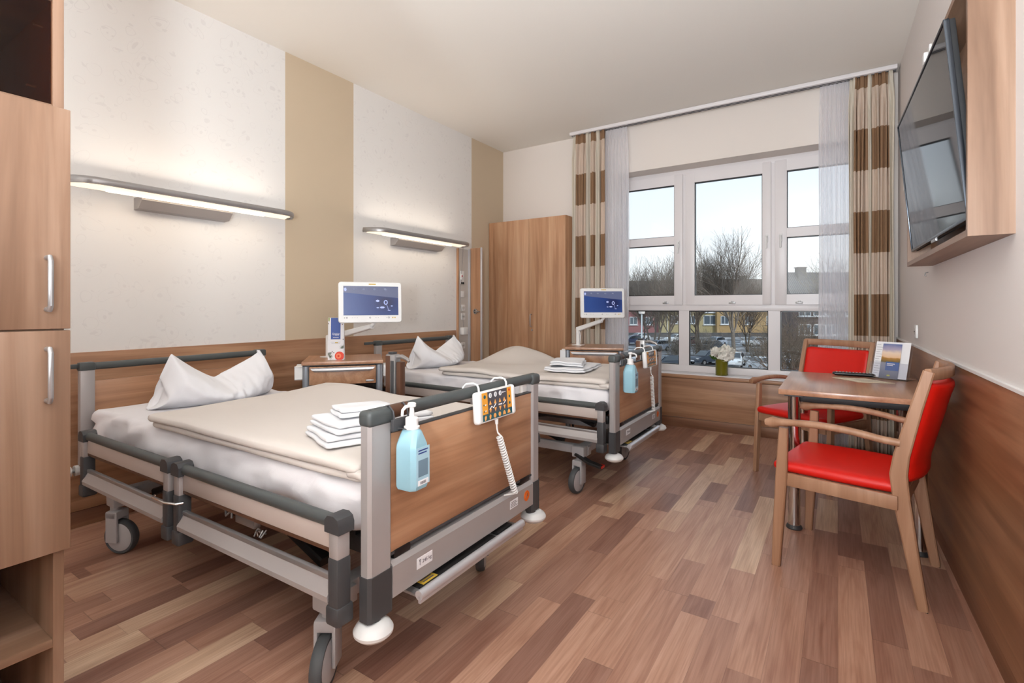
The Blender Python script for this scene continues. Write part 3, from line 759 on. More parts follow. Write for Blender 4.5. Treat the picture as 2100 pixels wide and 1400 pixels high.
    b = MB(); b.tube([(xh, .0, .897), (xh, BW, .897)], .019, 16); b.box(xh - .024, xh + .024, -.004, .066, .876, .920, .010); b.box(xh - .024, xh + .024, BW - .066, BW + .004, .876, .920, .010)
    b.box(xh - .010, xh + .006, -.11, .0, .890, .913, .004); b.build('head_rail', M_dark, t)
    b = MB(); b.cyl((xh - .02, -.03, .372), (xh - .02, .03, .372), .011, n=14); b.m(1)
    for yy in (-.045, -.012): b.cyl((xh - .02, yy, .372), (xh - .02, yy + .018, .372), .026, n=20)
    b.build('wall_buffer', [M_alu, M_bumper], t)
    # ---- side rails: near and far, head half and foot half
    for y, sg in ((-.048, -1), (BW + .048, 1)):
        side_rail(t, -1.83, -1.055, y, sg); side_rail(t, -.935, -.085, y, sg)
    b = MB(); b.tube([(-1.08, -.085, .485), (-1.08, -.095, .478), (-.98, -.095, .478), (-.93, -.080, .478), (-.92, -.06, .478)], .0045, 8)
    b.build('bumper_bracket', M_chrome, t)
    # ---- frame below the mattress
    b = MB()
    for y0 in (.04, BW - .075): b.box(-BL + .02, -.06, y0, y0 + .035, .47, .52, .003)
    for k in range(9): b.box(-BL + .1 + k * .235, -BL + .13 + k * .235, .04, BW - .04, .505, .53, .002)
    b.build('mattress_frame', M_blackm, t)
    b = MB(); b.box(-BL + .04, -.10, .07, BW - .07, .53, .545, .003); b.build('mattress_base', M_blackm, t)
    b = MB()
    for y0 in (.10, BW - .15): b.box(-1.93, -.22, y0, y0 + .05, .235, .29, .005)
    for x0 in (-1.93, -.30): b.box(x0, x0 + .06, .05, BW - .05, .24, .295, .005)
    for x in (-.28, -1.87):
        b.box(x - .03, x + .055, .04, .11, .23, .30, .006); b.box(x - .03, x + .055, BW - .11, BW - .04, .23, .30, .006)
    b.build('chassis', M_wheel, t)
    b = MB()
    for y0 in (.20, BW - .25):
        b.sweep([(-1.75, y0, .28), (-1.15, y0, .49)], (.05, .035), (0, 1, 0)); b.sweep([(-.45, y0, .28), (-1.05, y0, .49)], (.05, .035), (0, 1, 0))
    b.cyl((-1.5, .42, .33), (-.9, .42, .42), .032, n=16); b.cyl((-1.2, .56, .30), (-.6, .56, .40), .028, n=16); b.box(-1.3, -1.0, .35, .62, .30, .42, .01)
    b.build('lifting_gear', M_blackm, t)
    b = MB(); b.box(-.72, -.60, .02, .045, .425, .47, .003); b.tube([(-.80, .03, .45), (-.78, .02, .435), (-.76, .03, .455), (-.74, .02, .435)], .004, 6)
    for k in range(7): b.tube([(-.64 + k * .008, .05 + .012 * cos(k), .41), (-.64 + k * .008, .05 + .02 * sin(k * 2), .39)], .003, 6)
    b.build('cable_clip', M_alu, t)
    if pedal: b = MB(); b.sweep([(-.28, .05, .25), (-.18, .03, .215), (-.10, .03, .20)], (.05, .016), (0, 1, 0)); b.m(1).sweep([(-.115, .05, .20), (-.095, .05, .197)], (.045, .016), (0, 1, 0))
    if pedal: b.build('brake_pedal', [M_blackm, M_redm], t)
    caster(t, -.27, .075, radians(castang)); caster(t, -.27, BW - .065, radians(castang))
    caster(t, -1.86, .065, radians(25)); caster(t, -1.86, BW - .065, radians(-160))
    return t

bed1 = make_bed('hospital bed nearest the camera, with the big hand control facing forward')
bed1.location = (-1.105, .962, 0); bed1.rotation_euler[2] = radians(.9)
bed2 = make_bed('hospital bed standing farther back, between the wardrobe and the window', -95, True); bed2.location = (-1.14, 2.903, 0); bed2.rotation_euler[2] = radians(.2)
def tele(bed, x):
    b = MB(); y = BW + .05
    b.box(x - .045, x + .03, y - .022, y + .028, .36, .940, .010); b.m(1).box(x + .0, x + .022, y - .026, y - .020, .40, .905, .002); b.m(3).box(x - .040, x - .006, y - .0235, y - .021, .40, .93, .001); b.m(2)
    b.box(x + .036, x + .070, y - .02, y + .02, .36, .90, .006)
    b.m(1).box(x - .03, x + .01, y - .015, y + .018, .94, .952, .004)
    b.m(0).tube([(x + .03, y, .925), (x + .07, y - .005, .93), (x + .115, y - .012, .918), (x + .13, y - .015, .905)], [.010, .012, .010, .006], 8)
    b.build('raised_rail_post', [M_alu, M_darker, M_brown, M_brown], bed)
tele(bed1, -.955); tele(bed2, -.175)

# ---------------------------------------------------------------- mattresses, blankets, pillows, towels
def mattress(bed, label, seed):
    ox, oy = bed.location.x, bed.location.y
    def dsp(p, n):
        k = max(0, -n.y); f = max(0, n.y)
        s = (k + f)
        u = p.x * 3.0 + p.z * 14
        d = .030 * s * (nz(p.x * 1.8 + p.z * 5, p.z * 16 - p.x * 3.2, seed) + .5 * nz(p.x * 4, p.z * 34 - p.x * 7, seed + 2))
        d += .002 * nz(p.x * 6, p.y * 6, seed)
        for q_, (fa, fb) in enumerate(((3.4, 15), (6.5, 26))):
            rr_ = 1 - abs(nz(p.x * fa + p.z * fb * .5, p.z * fb - p.x * fa * .5, seed + 7 + q_)) * 2.4
            d += (.013 - .005 * q_) * s * max(0, rr_) ** 3
        # hanging sheet sags a little towards the foot on the near side
        q = p + n * d
        if n.z < .3 and p.z < .60: q.z -= .02 * k * (1 + nz(p.x * 3, 0, seed))
        return q
    bm = soft_box(-BL + .05, -.055, .035, BW - .06, .545, .682, (.035, .035, .045), .022, dsp)
    b = MB(); b.add(bm); o = b.build('mattress', M_sheet, None, smooth=180); o.location = bed.location; o.rotation_euler = bed.rotation_euler
    return tag(o, label, 'mattress', 'mattresses on the hospital beds')
mattress(bed1, 'mattress in a wrinkled white fitted sheet on the bed nearest the camera', 1)
mattress(bed2, 'mattress in a white fitted sheet on the farther bed', 11)

def blanket(bed, x0, x1, y0, y1, label, seed, lift=0.0, lumps=.006):
    def up(x, y):
        h = lumps * (nz(x * 2.3, y * 2.3, seed) + .5 * nz(x * 5, y * 5, seed))
        # raised fold at the far head corner
        a = max(0, 1 - abs(x - (x0 + .18)) / .5) * max(0, (y - (y0 + y1) / 2) / (y1 - y0) * 2)
        return h + lift * a * a * (3 - 2 * a) 
    def d1(p, n):
        q = p.copy(); e = up(p.x, p.y)
        q.z += e * min(1, max(0, (p.z - .686) / .02)) 
        if n.y < -.2: q.y += .006 * nz(p.x * 4, p.z * 30, seed)
        q.z -= .004 * max(0, -n.y) * (1 + nz(p.x * 5, 0, seed))
        return q
    b = MB()
    b.add(soft_box(x0 + .03, x1 - .004, y0 + .010, y1 - .01, .684, .714, (.015, .015, .0145), .03, d1))
    def d2(p, n):
        q = d1(p, n); q.z += up(p.x, p.y) * .35 + .001
        return q
    b.add(soft_box(x0, x1 - .02, y0, y1, .708, .744, (.02, .022, .0175), .03, d2))
    # tucked triangular corner at the foot
    b.add(soft_box(x1 - .07, x1 + .003, y0 + .006, y0 + .10, .690, .722, (.014, .014, .013), .012, lambda p, n: p + Vector((0, .01 * nz(p.x * 30, p.z * 30, seed), .006 * nz(p.x * 25, p.y * 25, seed)))))
    o = b.build('blanket', M_blanket, None, smooth=180); o.location = bed.location; o.rotation_euler = bed.rotation_euler
    return tag(o, label, 'blanket', 'folded blankets on the beds')
blanket(bed1, -1.40, -.050, .010, .935, 'folded cream blanket lying on the bed nearest the camera', 4, .02, .005)
blanket(bed2, -1.44, -.050, .020, .935, 'folded cream blanket lying on the farther bed, lumpier of the two', 8, .085, .014)

def pillow(bed, label, seed, x=-1.60, yc=.48, w=.66, mir=1):
    N, K = 64, 30; rings = []
    for i in range(N + 1):
        s = -1 + 2 * i / N; a = abs(s)
        # outline height: ears near the ends, chopped dip in the middle
        if s < 0: H = .130 + .150 * (a / .66) ** 1.25 if a < .66 else .280 - .262 * ((a - .66) / .34) ** 1.1
        else: H = .130 + .135 * (a / .88) ** 1.1 if a < .88 else .265 - .05 * ((a - .88) / .10) ** 2 if a < .98 else .215 - 8 * (a - .98)
        ear = 0
        H = max(H, .02)
        D = .26 * (1 - .45 * a ** 2) * (1 if a < .93 else sqrt(max(.01, (1 - a) / .07)))
        cx = x - .11 - .14 * a ** 1.8; topx = x - .25
        y = yc + s * w / 2 * mir - .02 * ear * math.copysign(1, s) * 0
        ring = []
        for k in range(K):
            th = 2 * pi * k / K
            ct, st = cos(th), sin(th)
            # teardrop: fat bottom, slim top leaning back
            zz = (1 - ct) / 2
            thick = D * (sin(pi * min(1, zz ** .62)) ** .8 if zz > 0 else 0) * .5 + .006
            px = cx + (topx - cx) * zz ** 1.2 + thick * (st if st > 0 else st * .8)
            pz = .682 + H * zz
            cxs, czs = s - .12, zz - .62; dd_ = sqrt(cxs * cxs * 4 + czs * czs); an_ = atan2(czs, cxs * 2)
            fold = .010 * exp(-(dd_ / .5) ** 2) * sin(an_ * 7 + 2 * nz(s * 3, zz * 3, seed)) * min(1, dd_ / .12) + .013 * nz(s * 4 + zz * 2, zz * 5, seed) + .007 * nz(s * 11, zz * 9, seed + 5) + .012 * exp(-(s / .25) ** 2) * nz(s * 16 + zz * 3, zz * 4, seed)
            # sharp crease from the chop
            cr = -.022 * exp(-((s - .08 - .3 * (zz - .6)) / .05) ** 2) * max(0, zz - .25) * (1 if st > 0 else 0)
            px += (fold * 1.5 + cr * 1.5) * (.4 + .6 * st) * (0 if zz < .02 else 1)
            yy = y + .012 * nz(zz * 7, s * 3, seed) * (1 if a > .6 else .3) + (-s * .05 * (zz ** 2) if a > .85 else 0)
            ring.append((px, yy, max(pz, .683)))
        rings.append(ring)
    b = MB(); b.ring_loft(rings)
    o = b.build('pillow', M_pillow, None, smooth=180); o.location = bed.location; o.rotation_euler = bed.rotation_euler
    md = o.modifiers.new('sub', 'SUBSURF'); md.levels = 1; md.render_levels = 1
    return tag(o, label, 'pillow', 'chopped white pillows')
pillow(bed1, 'white pillow with two upright corners on the bed nearest the camera', 2, x=-1.56, yc=.505)
pillow(bed2, 'white pillow with two upright corners on the farther bed', 21, x=-1.62, yc=.47)

def towel(loc, size, rz, label, seed, group, curl=.006, tilt=0):
    L, W, H = size
    b = MB(); h = H * .5
    # folded cloth: two leaves with a rounded fold on the -x side
    def dd(ph):
        return lambda p, n: p + Vector((.012 * nz(p.y * 9, p.z * 18, seed), .010 * nz(p.x * 9, p.z * 18, seed + ph), curl * nz(p.x * 9, p.y * 9, seed + ph) + tilt * p.x))
    b.add(soft_box(-L / 2, L / 2, -W / 2, W / 2, 0, h, (min(.02, h / 2.05), min(.02, h / 2.05), h / 2.05), .014, dd(0)))
    b.add(soft_box(-L / 2 + .004, L / 2 - .008, -W / 2 + .006, W / 2 - .004, h + .001, H, (min(.02, h / 2.05), min(.02, h / 2.05), h / 2.05), .014, dd(0)))
    o = b.build('towel', M_towel, None, smooth=180); o.location = loc; o.rotation_euler = (0, 0, rz)
    return tag(o, label, 'towel', group)
g1 = 'towels folded on the front bed'; g2 = 'towels folded on the rear bed'
zt = .748
towel((-1.40, 1.235, zt), (.25, .40, .036), radians(-20), 'large folded white towel at the bottom of the stack on the front bed', 1, g1)
towel((-1.41, 1.245, zt + .038), (.23, .37, .034), radians(-14), 'folded white towel in the middle of the stack on the front bed', 2, g1)
towel((-1.43, 1.21, zt + .074), (.15, .19, .030), radians(-26), 'small folded white face cloth on top of the stack on the front bed', 3, g1)
towel((-1.62, 3.33, zt + .004), (.30, .46, .026), radians(8), 'large folded white towel at the bottom of the stack on the rear bed', 5, g2, .010)
towel((-1.66, 3.32, zt + .034), (.24, .36, .030), radians(20), 'crumpled folded white towel on top of the stack on the rear bed', 6, g2, .016)

# ---------------------------------------------------------------- hand controls hanging on the footboards
def hand_control(bed, label, yc, endy, tilt=0.0):
    t = empty('hand_control'); t.location = bed.matrix_basis @ Vector((.013, yc, .835)); t.rotation_euler = (0, tilt, bed.rotation_euler[2])
    tag(t, label, 'bed control', 'hand controls on the footboards')
    w, h = .128, .058
    b = MB(); b.box(0, .030, -w, -w + .030, -h, h, .012, 4); b.box(0, .030, w - .030, w, -h, h, .012, 4); b.box(.0, .026, -w + .02, w - .02, -h + .002, h - .002, .004)
    b.build('housing', M_wplastic, t)
    def R(mb, y0, y1, z0, z1, d=.0270): mb.box(.0255, d, y0, y1, z0, z1)
    b = MB(); ky, kz0, kz1 = .098, -.050, .052
    R(b, -ky, ky, kz0, kz1)
    b.m(1); R(b, -ky, -ky + .034, -.026, kz1, .0274); R(b, ky - .030, ky, -.026, kz1, .0274)
    b.m(2); R(b, -ky, ky, kz0, -.028, .0274)
    kp = b.build('keypad', [M_slate, M_orange, M_teal], t)
    b = MB(); X0, X1 = .0272, .0280
    def tri(y, z, s, up=1): b.prism([(y - s, z - s * up), (y + s, z - s * up), (y, z + s * up)], 'x', X0, X1)
    def disc(y, z, r, n=14): b.prism([(y + r * cos(2 * pi * k / n), z + r * sin(2 * pi * k / n)) for k in range(n)], 'x', X0 + .0003, X1)
    for k, y in enumerate((-.048, -.016, .016, .046)): tri(y, .012, .0075); tri(y, -.018, .0075, -1)
    b.build('arrow_keys', M_orange2, kp)
    b = MB()
    for y in (-.046, -.012, .020): disc(y, .038, .0095)
    b.box(X0, X1, .036, .041, .036, .041); b.box(X0, X1, .043, .058, .0375, .0395)
    for (a, c) in (((-.054, -.012), (-.040, -.002)), ((-.040, -.002), (-.030, -.010)), ((-.030, -.010), (-.012, .004))): b.tube([(X1, a[0], a[1]), (X1, c[0], c[1])], .0014, 5)
    b.box(X0, X1, .006, .030, -.006, -.001); b.tube([(X1, .038, -.006), (X1, .046, -.001), (X1, .056, .006)], .0013, 5)
    b.box(X0, X1, -.082, -.074, .006, .010); b.box(X0, X1, -.082, -.074, -.016, -.012)
    b.build('white_symbols', M_paper, kp)
    b = MB()
    for y in (-.046, -.012, .020): b.tube([(X1 + .0004, y, .033), (X1 + .0004, y + .001, .043)], .0011, 5)
    disc(-.082, .037, .007); b.box(X0, X1 + .0002, -.092, -.086, .005, .010); b.box(X0, X1 + .0002, -.092, -.086, -.018, -.013); disc(.083, .017, .0055); disc(.083, -.008, .0055)
    b.build('dark_symbols', M_teal, kp)
    b = MB(); disc(.083, .042, .005); b.build('red_key', M_redm, kp)
    b = MB()
    for k, y in enumerate((-.082, -.052, -.022, .010, .042, .074)):
        s = .0085
        if k in (2, 3): disc(y, -.039, s)
        elif k < 2: b.prism([(y - .004, -.048), (y + .002, -.047), (y + .007, -.036), (y + .002, -.030), (y - .006, -.036)], 'x', X0, X1)
        else: b.prism([(y - .010, -.046), (y + .010, -.046), (y + .007, -.036), (y, -.030), (y - .007, -.036)], 'x', X0, X1)
    b.build('orange_symbols', M_orange2, kp)
    b = MB()
    for y in (-.092, .092):
        b = MB(); b.tube([(.010, y, h - .005), (.010, y, h + .012), (.004, y, h + .024), (-.012, y, h + .029), (-.045, y, h + .027), (-.060, y, h + .016), (-.066, y, h - .01)], .0038, 8)
        b.build('hanging_hook', M_wplastic, t)
    # coiled cord
    b = MB(); b.cyl((.014, .005, -h), (.014, .005, -h - .020), .0075, .006, n=12)
    L = Vector((.0, endy - yc, .455 - .835)); p0 = Vector((.014, .005, -h - .018)); p1 = Vector((.006, L.y, L.z + .010)); st = p0 + Vector((0, .012, -.05))
    pts = [p0, p0 + Vector((0, .0, -.018)), p0 + Vector((0, .004, -.035))]
    n = 24; ax = (p1 - st).normalized(); e1 = Vector((1, 0, 0)); e2 = ax.cross(e1).normalized()
    for k in range(n * 12 + 1):
        u = k / (n * 12); a = 2 * pi * n * u
        pts.append(st + (p1 - st) * u + e1 * .0105 * cos(a) + e2 * .0105 * sin(a))
    pts += [p1 + Vector((-.01, -.005, -.004)), p1 + Vector((-.045, -.01, -.012))]
    b.tube(pts, .0032, 6); b.build('coiled_cord', M_wplastic, t)
    return t
hand_control(bed1, 'white hand control with orange keys and coiled cord on the nearest footboard', .590, .705, radians(-4))
hand_control(bed2, 'white hand control with coiled cord on the far footboard, beside the window', .600, .630, radians(-4))

# ---------------------------------------------------------------- disinfectant bottles
def bottle(bed, label, y, rz, px=.056, nozzle=0.0):
    t = empty('disinfectant_bottle'); t.location = bed.matrix_basis @ Vector((px, y, .672)); t.rotation_euler = (0, 0, bed.rotation_euler[2] + rz)
    tag(t, label, 'disinfectant bottle', 'pump bottles on the footboards')
    b = MB(); w, d = .037, .038
    def rr(w, d, z, c=.012):
        return [(w - c, -d, z), (w, -d + c, z), (w, d - c, z), (w - c, d, z), (-w + c, d, z), (-w, d - c, z), (-w, -d + c, z), (-w + c, -d, z)]
    rings = [rr(w * .93, d * .92, 0), rr(w, d, .008), rr(w, d, .115), rr(w * .97, d * .98, .128), rr(w * .60, d * .80, .163), rr(w * .42, d * .62, .171, .008)]
    rings = [[(y_, -x_, z_) for x_, y_, z_ in r] for r in rings]     # long side faces +x
    b.ring_loft(rings); b.build('bottle_body', M_bottle, t, smooth=40)
    b = MB(); fx = d + .0003
    def lab(y0, y1, z0, z1, e=.0012): b.box(fx - .001, fx + e * .4, y0, y1, z0, z1)
    lab(.0 - .024, .034, .012, .122); l = b.build('front_label', plain('label_pale_blue', (168, 200, 214), .4), t)
    b = MB(); fx += .0006
    lab(-.016, .026, .112, .1155); lab(-.016, .020, .104, .1075); b.build('label_stripe', M_navy, l)
    b = MB(); lab(-.016, .026, .038, .086); b.build('label_block', M_labelblue, l)
    b = MB(); lab(-.018, .028, .013, .028); b.m(1)
    fx += .0005
    for k in range(9): lab(-.008 + k * .0028, -.0068 + k * .0028, .016, .024)
    b.build('barcode_label', [M_paper, M_ink], l)
    b = MB(); zt = .171
    b.lathe([(.021, 0), (.023, .003), (.023, .008), (.019, .010), (.019, .032), (.016, .035), (.008, .037), (.0065, .058), (.0065, .064)], c=(0, 0, zt), n=24)
    b.lathe([(.010, .064), (.0125, .066), (.0125, .074), (.010, .077)], c=(0, 0, zt), n=20)
    a = nozzle
    b.tube([(0, 0, zt + .070), (.025 * cos(a), .025 * sin(a), zt + .068), (.036 * cos(a), .036 * sin(a), zt + .060), (.038 * cos(a), .038 * sin(a), zt + .045)], [.0055, .005, .0045, .004], 8)
    b.build('pump_head', M_wplastic, t)
    b = MB(); b.box(-.05, -.030, -.045, -.038, .12, .23, .002) if False else None
    b.box(-.045, .0, -.024, -.0235 + .002, .1725, .1755, .0005); b.box(-.045, .0, .022, .024, .1725, .1755, .0005)
    b.box(-.046, -.034, -.040, .040, .165, .200, .002); b.tube([(-.04, -.03, .19), (-.045, -.03, .222), (-.062, -.03, .238), (-.078, -.03, .228)], .003, 6)
    b.tube([(-.04, .03, .19), (-.045, .03, .222), (-.062, .03, .238), (-.078, .03, .228)], .003, 6)
    b.build('bottle_holder', M_darker, t)
bottle(bed1, 'pale blue disinfectant pump bottle hanging on the nearest footboard', .112, radians(2), .056, radians(-95))
bottle(bed2, 'pale blue disinfectant pump bottle hanging on the far footboard', .118, radians(0), .056, radians(25))
# ================================================================ NIGHTSTANDS AND MONITORS
def screen_mat():
    m, nt, b = new_mat('dandelion_screen')
    t = nt.nodes.new('ShaderNodeTexCoord'); s = nt.nodes.new('ShaderNodeSeparateXYZ'); nt.links.new(t.outputs['Object'], s.inputs[0])
    n = nt.nodes.new('ShaderNodeTexNoise'); n.inputs['Scale'].default_value = 9; nt.links.new(t.outputs['Object'], n.inputs[0])
    # darker flower patch lower right, greyer band on top (picture content)
    dx = math_n(nt, 'SUBTRACT', s.outputs[0], .10); dz = math_n(nt, 'ADD', s.outputs[2], .0)
    d = math_n(nt, 'SQRT', math_n(nt, 'ADD', math_n(nt, 'POWER', dx, 2.0), math_n(nt, 'POWER', math_n(nt, 'MULTIPLY', dz, 1.3), 2.0)))
    r = ramp(nt, [(.03, (42, 48, 92)), (.09, (48, 70, 132)), (.22, (56, 84, 150))]); nt.links.new(d, r.inputs[0])
    top = math_n(nt, 'GREATER_THAN', math_n(nt, 'ADD', s.outputs[2], math_n(nt, 'MULTIPLY', s.outputs[0], .10)), .048)
    c = mix(nt, top, r.outputs[0], lin((112, 118, 150)))
    nt.links.new(c, b.inputs['Emission Color']); b.inputs['Emission Strength'].default_value = .6
    b.inputs['Base Color'].default_value = lin((20, 24, 40)); b.inputs['Roughness'].default_value = .15
    return m
M_scr = screen_mat()
M_scrw = emis('screen_white', (150, 160, 204), .5); M_scrd = emis('screen_grey', (92, 98, 120), .6)

def nightstand(x, y, rz, label, riser, monitor):
    t = empty('nightstand', (x, y, 0), rz); tag(t, label, 'nightstand', 'nightstands')
    w, d, H = .262, .24, .836
    b = MB()
    # top with softly bowed front
    poly = []
    for k in range(13):
        u = -1 + 2 * k / 12; poly.append((u * w, -d - .012 * (1 - u * u)))
    poly += [(w, d), (-w, d)]
    b.prism([(-w, d), (-w, -d)] + poly[1:12] + [(w, -d), (w, d)], 'z', H - .022, H) if False else b.ring_loft([[(px * s_, py * s_, z) for px, py in poly] for s_, z in ((.992, H - .022), (1, H - .018), (1, H - .004), (.994, H))])
    b.build('top', W_table, t)
    b = MB(); b.box(-w + .006, w - .006, -d + .004, d - .004, H - .030, H - .0225, .002); b.build('top_underlay', M_darker, t)
    for sx in (-1, 1):
        for sy in (-1, 1):
            b = MB(); cx, cy = sx * (w - .026), sy * (d - .028)
            b.lathe([(.024, .10), (.024, H - .03)], c=(cx, cy, 0), n=20, sx=.95); b.m(1).lathe([(.012, .06), (.012, .10)], c=(cx, cy, 0), n=12)
            b.m(2)
            Mw = Matrix.Translation((cx, cy + .01, .035)) @ Matrix.Rotation(pi / 2, 4, 'Y'); b.lathe([(.02, -.012), (.035, -.010), (.035, .010), (.02, .012)], n=20, M=Mw)
            b.box(cx - .018, cx + .018, cy - .016, cy + .016, .045, .075, .006)
            b.build('leg', [M_alupaint if False else plain('blue_grey_metal', (158, 164, 172), .35, .5), M_alu, M_darker], t)
    b = MB(); b.box(-w + .048, w - .048, -d - .002, -d + .02, H - .155, H - .034, .003); dr = b.build('drawer', W_bedx, t)
    b = MB(); n = 12; rings = []
    for k in range(n + 1):      # handle strip, cut obliquely at both ends
        u = -1 + 2 * k / n; yy = -d - .010 * (1 - u * u)
        rings.append([(u * (w - .055), yy, H - .040), (u * (w - .055), yy - .014, H - .044), (u * (w - .068), yy - .020, H - .056), (u * (w - .082), yy - .008, H - .068), (u * (w - .082), yy, H - .066)])
    b.ring_loft(rings); b.build('handle', M_alubright, dr)
    b = MB(); b.box(w - .115, w - .062, -d - .004, -d, H - .143, H - .130, .001); b.build('name_plate', M_alu, dr)
    b = MB(); b.box(-w + .05, w - .05, d - .03, d - .02, .12, H - .03); b.build('rear_panel', plain('dark_stained_panel', (78, 52, 38), .5), t)
    b = MB(); b.box(-w + .04, -w + .046, -d + .04, d - .03, .13, H - .03); b.build('side_panel', M_darker, t)
    b = MB(); b.box(w - .046, w - .04, -d + .04, d - .03, .13, H - .03); b.build('side_panel', M_darker, t)
    b = MB(); b.box(-w + .045, w - .045, -d + .02, d - .03, .545, .560, .003); b.build('open_shelf', plain('slate_shelf', (84, 88, 96), .45), t)
    b = MB(); b.box(-w + .045, w - .045, -d - .002, -d + .02, .535, .562, .004); b.build('shelf_edge', M_alu, t)
    b = MB(); b.box(-w + .048, w - .048, -d, -d + .02, .16, .525, .003); dd = b.build('door', W_bedx, t)
    b = MB(); b.box(-w + .07, w - .07, -d - .016, -d, .495, .515, .006); b.build('handle', M_alubright, dd)
    for sx in (-1, 1):
        b = MB(); b.box(sx * (w + .002), sx * (w + .040), -d + .03, -d + .16, H - .115, H - .035, .006); b.build('side_holder', M_wplastic, t)
    # ---- monitor on its arm
    mt = empty('bedside_monitor', (0, 0, 0)); mx, my, mz, mrz = monitor['pos'][0], monitor['pos'][1], monitor['pos'][2], monitor['rz']
    mt.location = (mx, my, mz); mt.rotation_euler = (radians(-4), 0, mrz); tag(mt, monitor['label'], 'monitor', 'bedside monitors')
    W2, H2 = .205, .136
    def rr(W, Hh, c, y, n=5):
        out = []
        for (cx, cz, a0) in ((W - c, Hh - c, 0), (-W + c, Hh - c, 90), (-W + c, -Hh + c, 180), (W - c, -Hh + c, 270)):
            for k in range(n + 1):
                a = radians(a0 + 90 * k / n); out.append((cx + c * cos(a), y, cz + c * sin(a)))
        return out
    b = MB(); b.ring_loft([rr(W2 - .004, H2 - .004, .014, -.018), rr(W2, H2, .018, -.013), rr(W2, H2, .018, .004), rr(W2 - .03, H2 - .03, .02, .022)]); b.build('monitor_case', M_wplastic, mt)
    b = MB(); b.box(-W2 + .031, W2 - .023, -.0192, -.0178, -H2 + .050, H2 - .028); sc = b.build('display', M_scr, mt)
    b = MB(); y0, y1 = -.0200, -.0190
    def dsc(cx, cz, rx, rz_, n=14, y=0): b.prism([(cz + rz_ * sin(2 * pi * k / n), cx + rx * cos(2 * pi * k / n)) for k in range(n)], 'y', y0, y1) if False else b.mesh([(cx + rx * cos(2 * pi * k / n), y0 - y, cz + rz_ * sin(2 * pi * k / n)) for k in range(n)], [tuple(range(n))])
    b.tube([(.098 + .010 * cos(a), y0, .0 + .013 * sin(a)) for a in [2 * pi * k / 16 for k in range(17)]], .0035, 5)
    b.build('flower_head', M_scrw, sc); b = MB()
    b.tube([(.103, y0, -.014), (.110, y0, -.030), (.115, y0, -.050)], .0012, 4)
    b.build('flower_stem', M_scrw, sc); 
    for (cx, cz, rx, rz_) in ((.045, .010, .014, .009), (.075, -.034, .018, .008), (.045, -.036, .010, .004), (.138, -.024, .008, .004), (.120, -.053, .012, .003), (-.162, .085, .010, .014)):
        b = MB(); b.mesh([(cx + rx * (1 - .3 * (k % 2)) * cos(2 * pi * k / 14), y0, cz + rz_ * (1 - .3 * (k % 2)) * sin(2 * pi * k / 14)) for k in range(14)], [tuple(range(14))]); b.build('seed_tuft', M_scrw, sc)
    b = MB()
    for cx in (-.105, -.045, .025, .095): dsc(cx, .088, .010, .008)
    b.build('screen_icon', M_scrd, sc)
    b = MB(); b.box(-.012, .034, -.0190, -.0178, H2 - .018, H2 - .011, .0003); b.build('maker_badge', M_yellow, mt)
    b = MB()
    for cx in (-.152, -.005, .118): b.tube([(cx + .0045 * cos(a), -.0185, -H2 + .034 + .0045 * sin(a)) for a in [2 * pi * k / 12 for k in range(13)]], .0011, 4)
    b.box(-.170, -.164, -.0188, -.0178, -H2 + .031, -H2 + .036)
    for k, cx in enumerate((-.120, -.105, -.090, .030, .045, .102)): b.box(cx, cx + .006, -.0184, -.0178, -H2 + .033, -H2 + .035)
    b.build('key_symbols', M_ink, mt)
    b = MB(); b.box(.140, .148, -.0188, -.0178, -H2 + .030, -H2 + .038); b.box(.155, .163, -.0188, -.0178, -H2 + .030, -H2 + .038); b.build('yellow_keys', M_yellow, mt)
    # arm parts are built in world space and hung on the monitor root
    inv = (Matrix.Translation(mt.location) @ mt.rotation_euler.to_matrix().to_4x4()).inverted()
    bpy.context.view_layer.update()
    R = Vector(riser[:2] + (H,)); ztop = riser[2]; E = Vector((mx, my, mz - H2 - .02)) + Vector((sin(-mrz) * -.0, .03, 0))
    b = MB(); b.sweep([R, (R.x, R.y, ztop)], (.030, .040), (1, 0, 0)); b.box(R.x - .05, R.x + .05, R.y - .04, R.y + .04, H, H + .006, .002)
    o = b.build('arm_riser', M_wplastic, mt); o.matrix_parent_inverse = Matrix.Identity(4); o.data.transform(inv)
    T = Vector((R.x, R.y, ztop - .01)); mid = E.copy()
    b = MB(); dirv = (E - T).normalized(); sdv = dirv.cross(Vector((0, 0, 1))).normalized()
    b.sweep([T - dirv * .01, E - dirv * .02], [(.036, .046), (.036, .032)], tuple(sdv)); b.tube([E - dirv * .03, E + Vector((0, 0, .015)), Vector((mx, my + .02, mz - .06))], [.014, .014, .012], 12)
    o = b.build('swivel_arm', M_wplastic, mt); o.data.transform(inv)
    b = MB(); b.tube([T + Vector((.02, -.01, -.02)), T + Vector((.035, -.02, -.07)), T + Vector((.03, -.02, -.13))], .004, 6)
    o = b.build('cable', M_wplastic, mt); o.data.transform(inv)
    return t
nightstand(-2.987, 2.372, radians(49.6), 'wooden nightstand with aluminium legs between the two beds', (-3.12, 2.34, .985),
           dict(pos=(-2.63, 2.30, 1.232), rz=radians(56), label='white bedside monitor with blue screen between the two beds'))
nightstand(-1.93, 4.42, radians(20), 'wooden nightstand with aluminium legs in front of the left curtain', (-2.10, 4.40, 1.0),
           dict(pos=(-1.815, 4.31, 1.238), rz=radians(38), label='white bedside monitor with blue screen in front of the left curtain'))

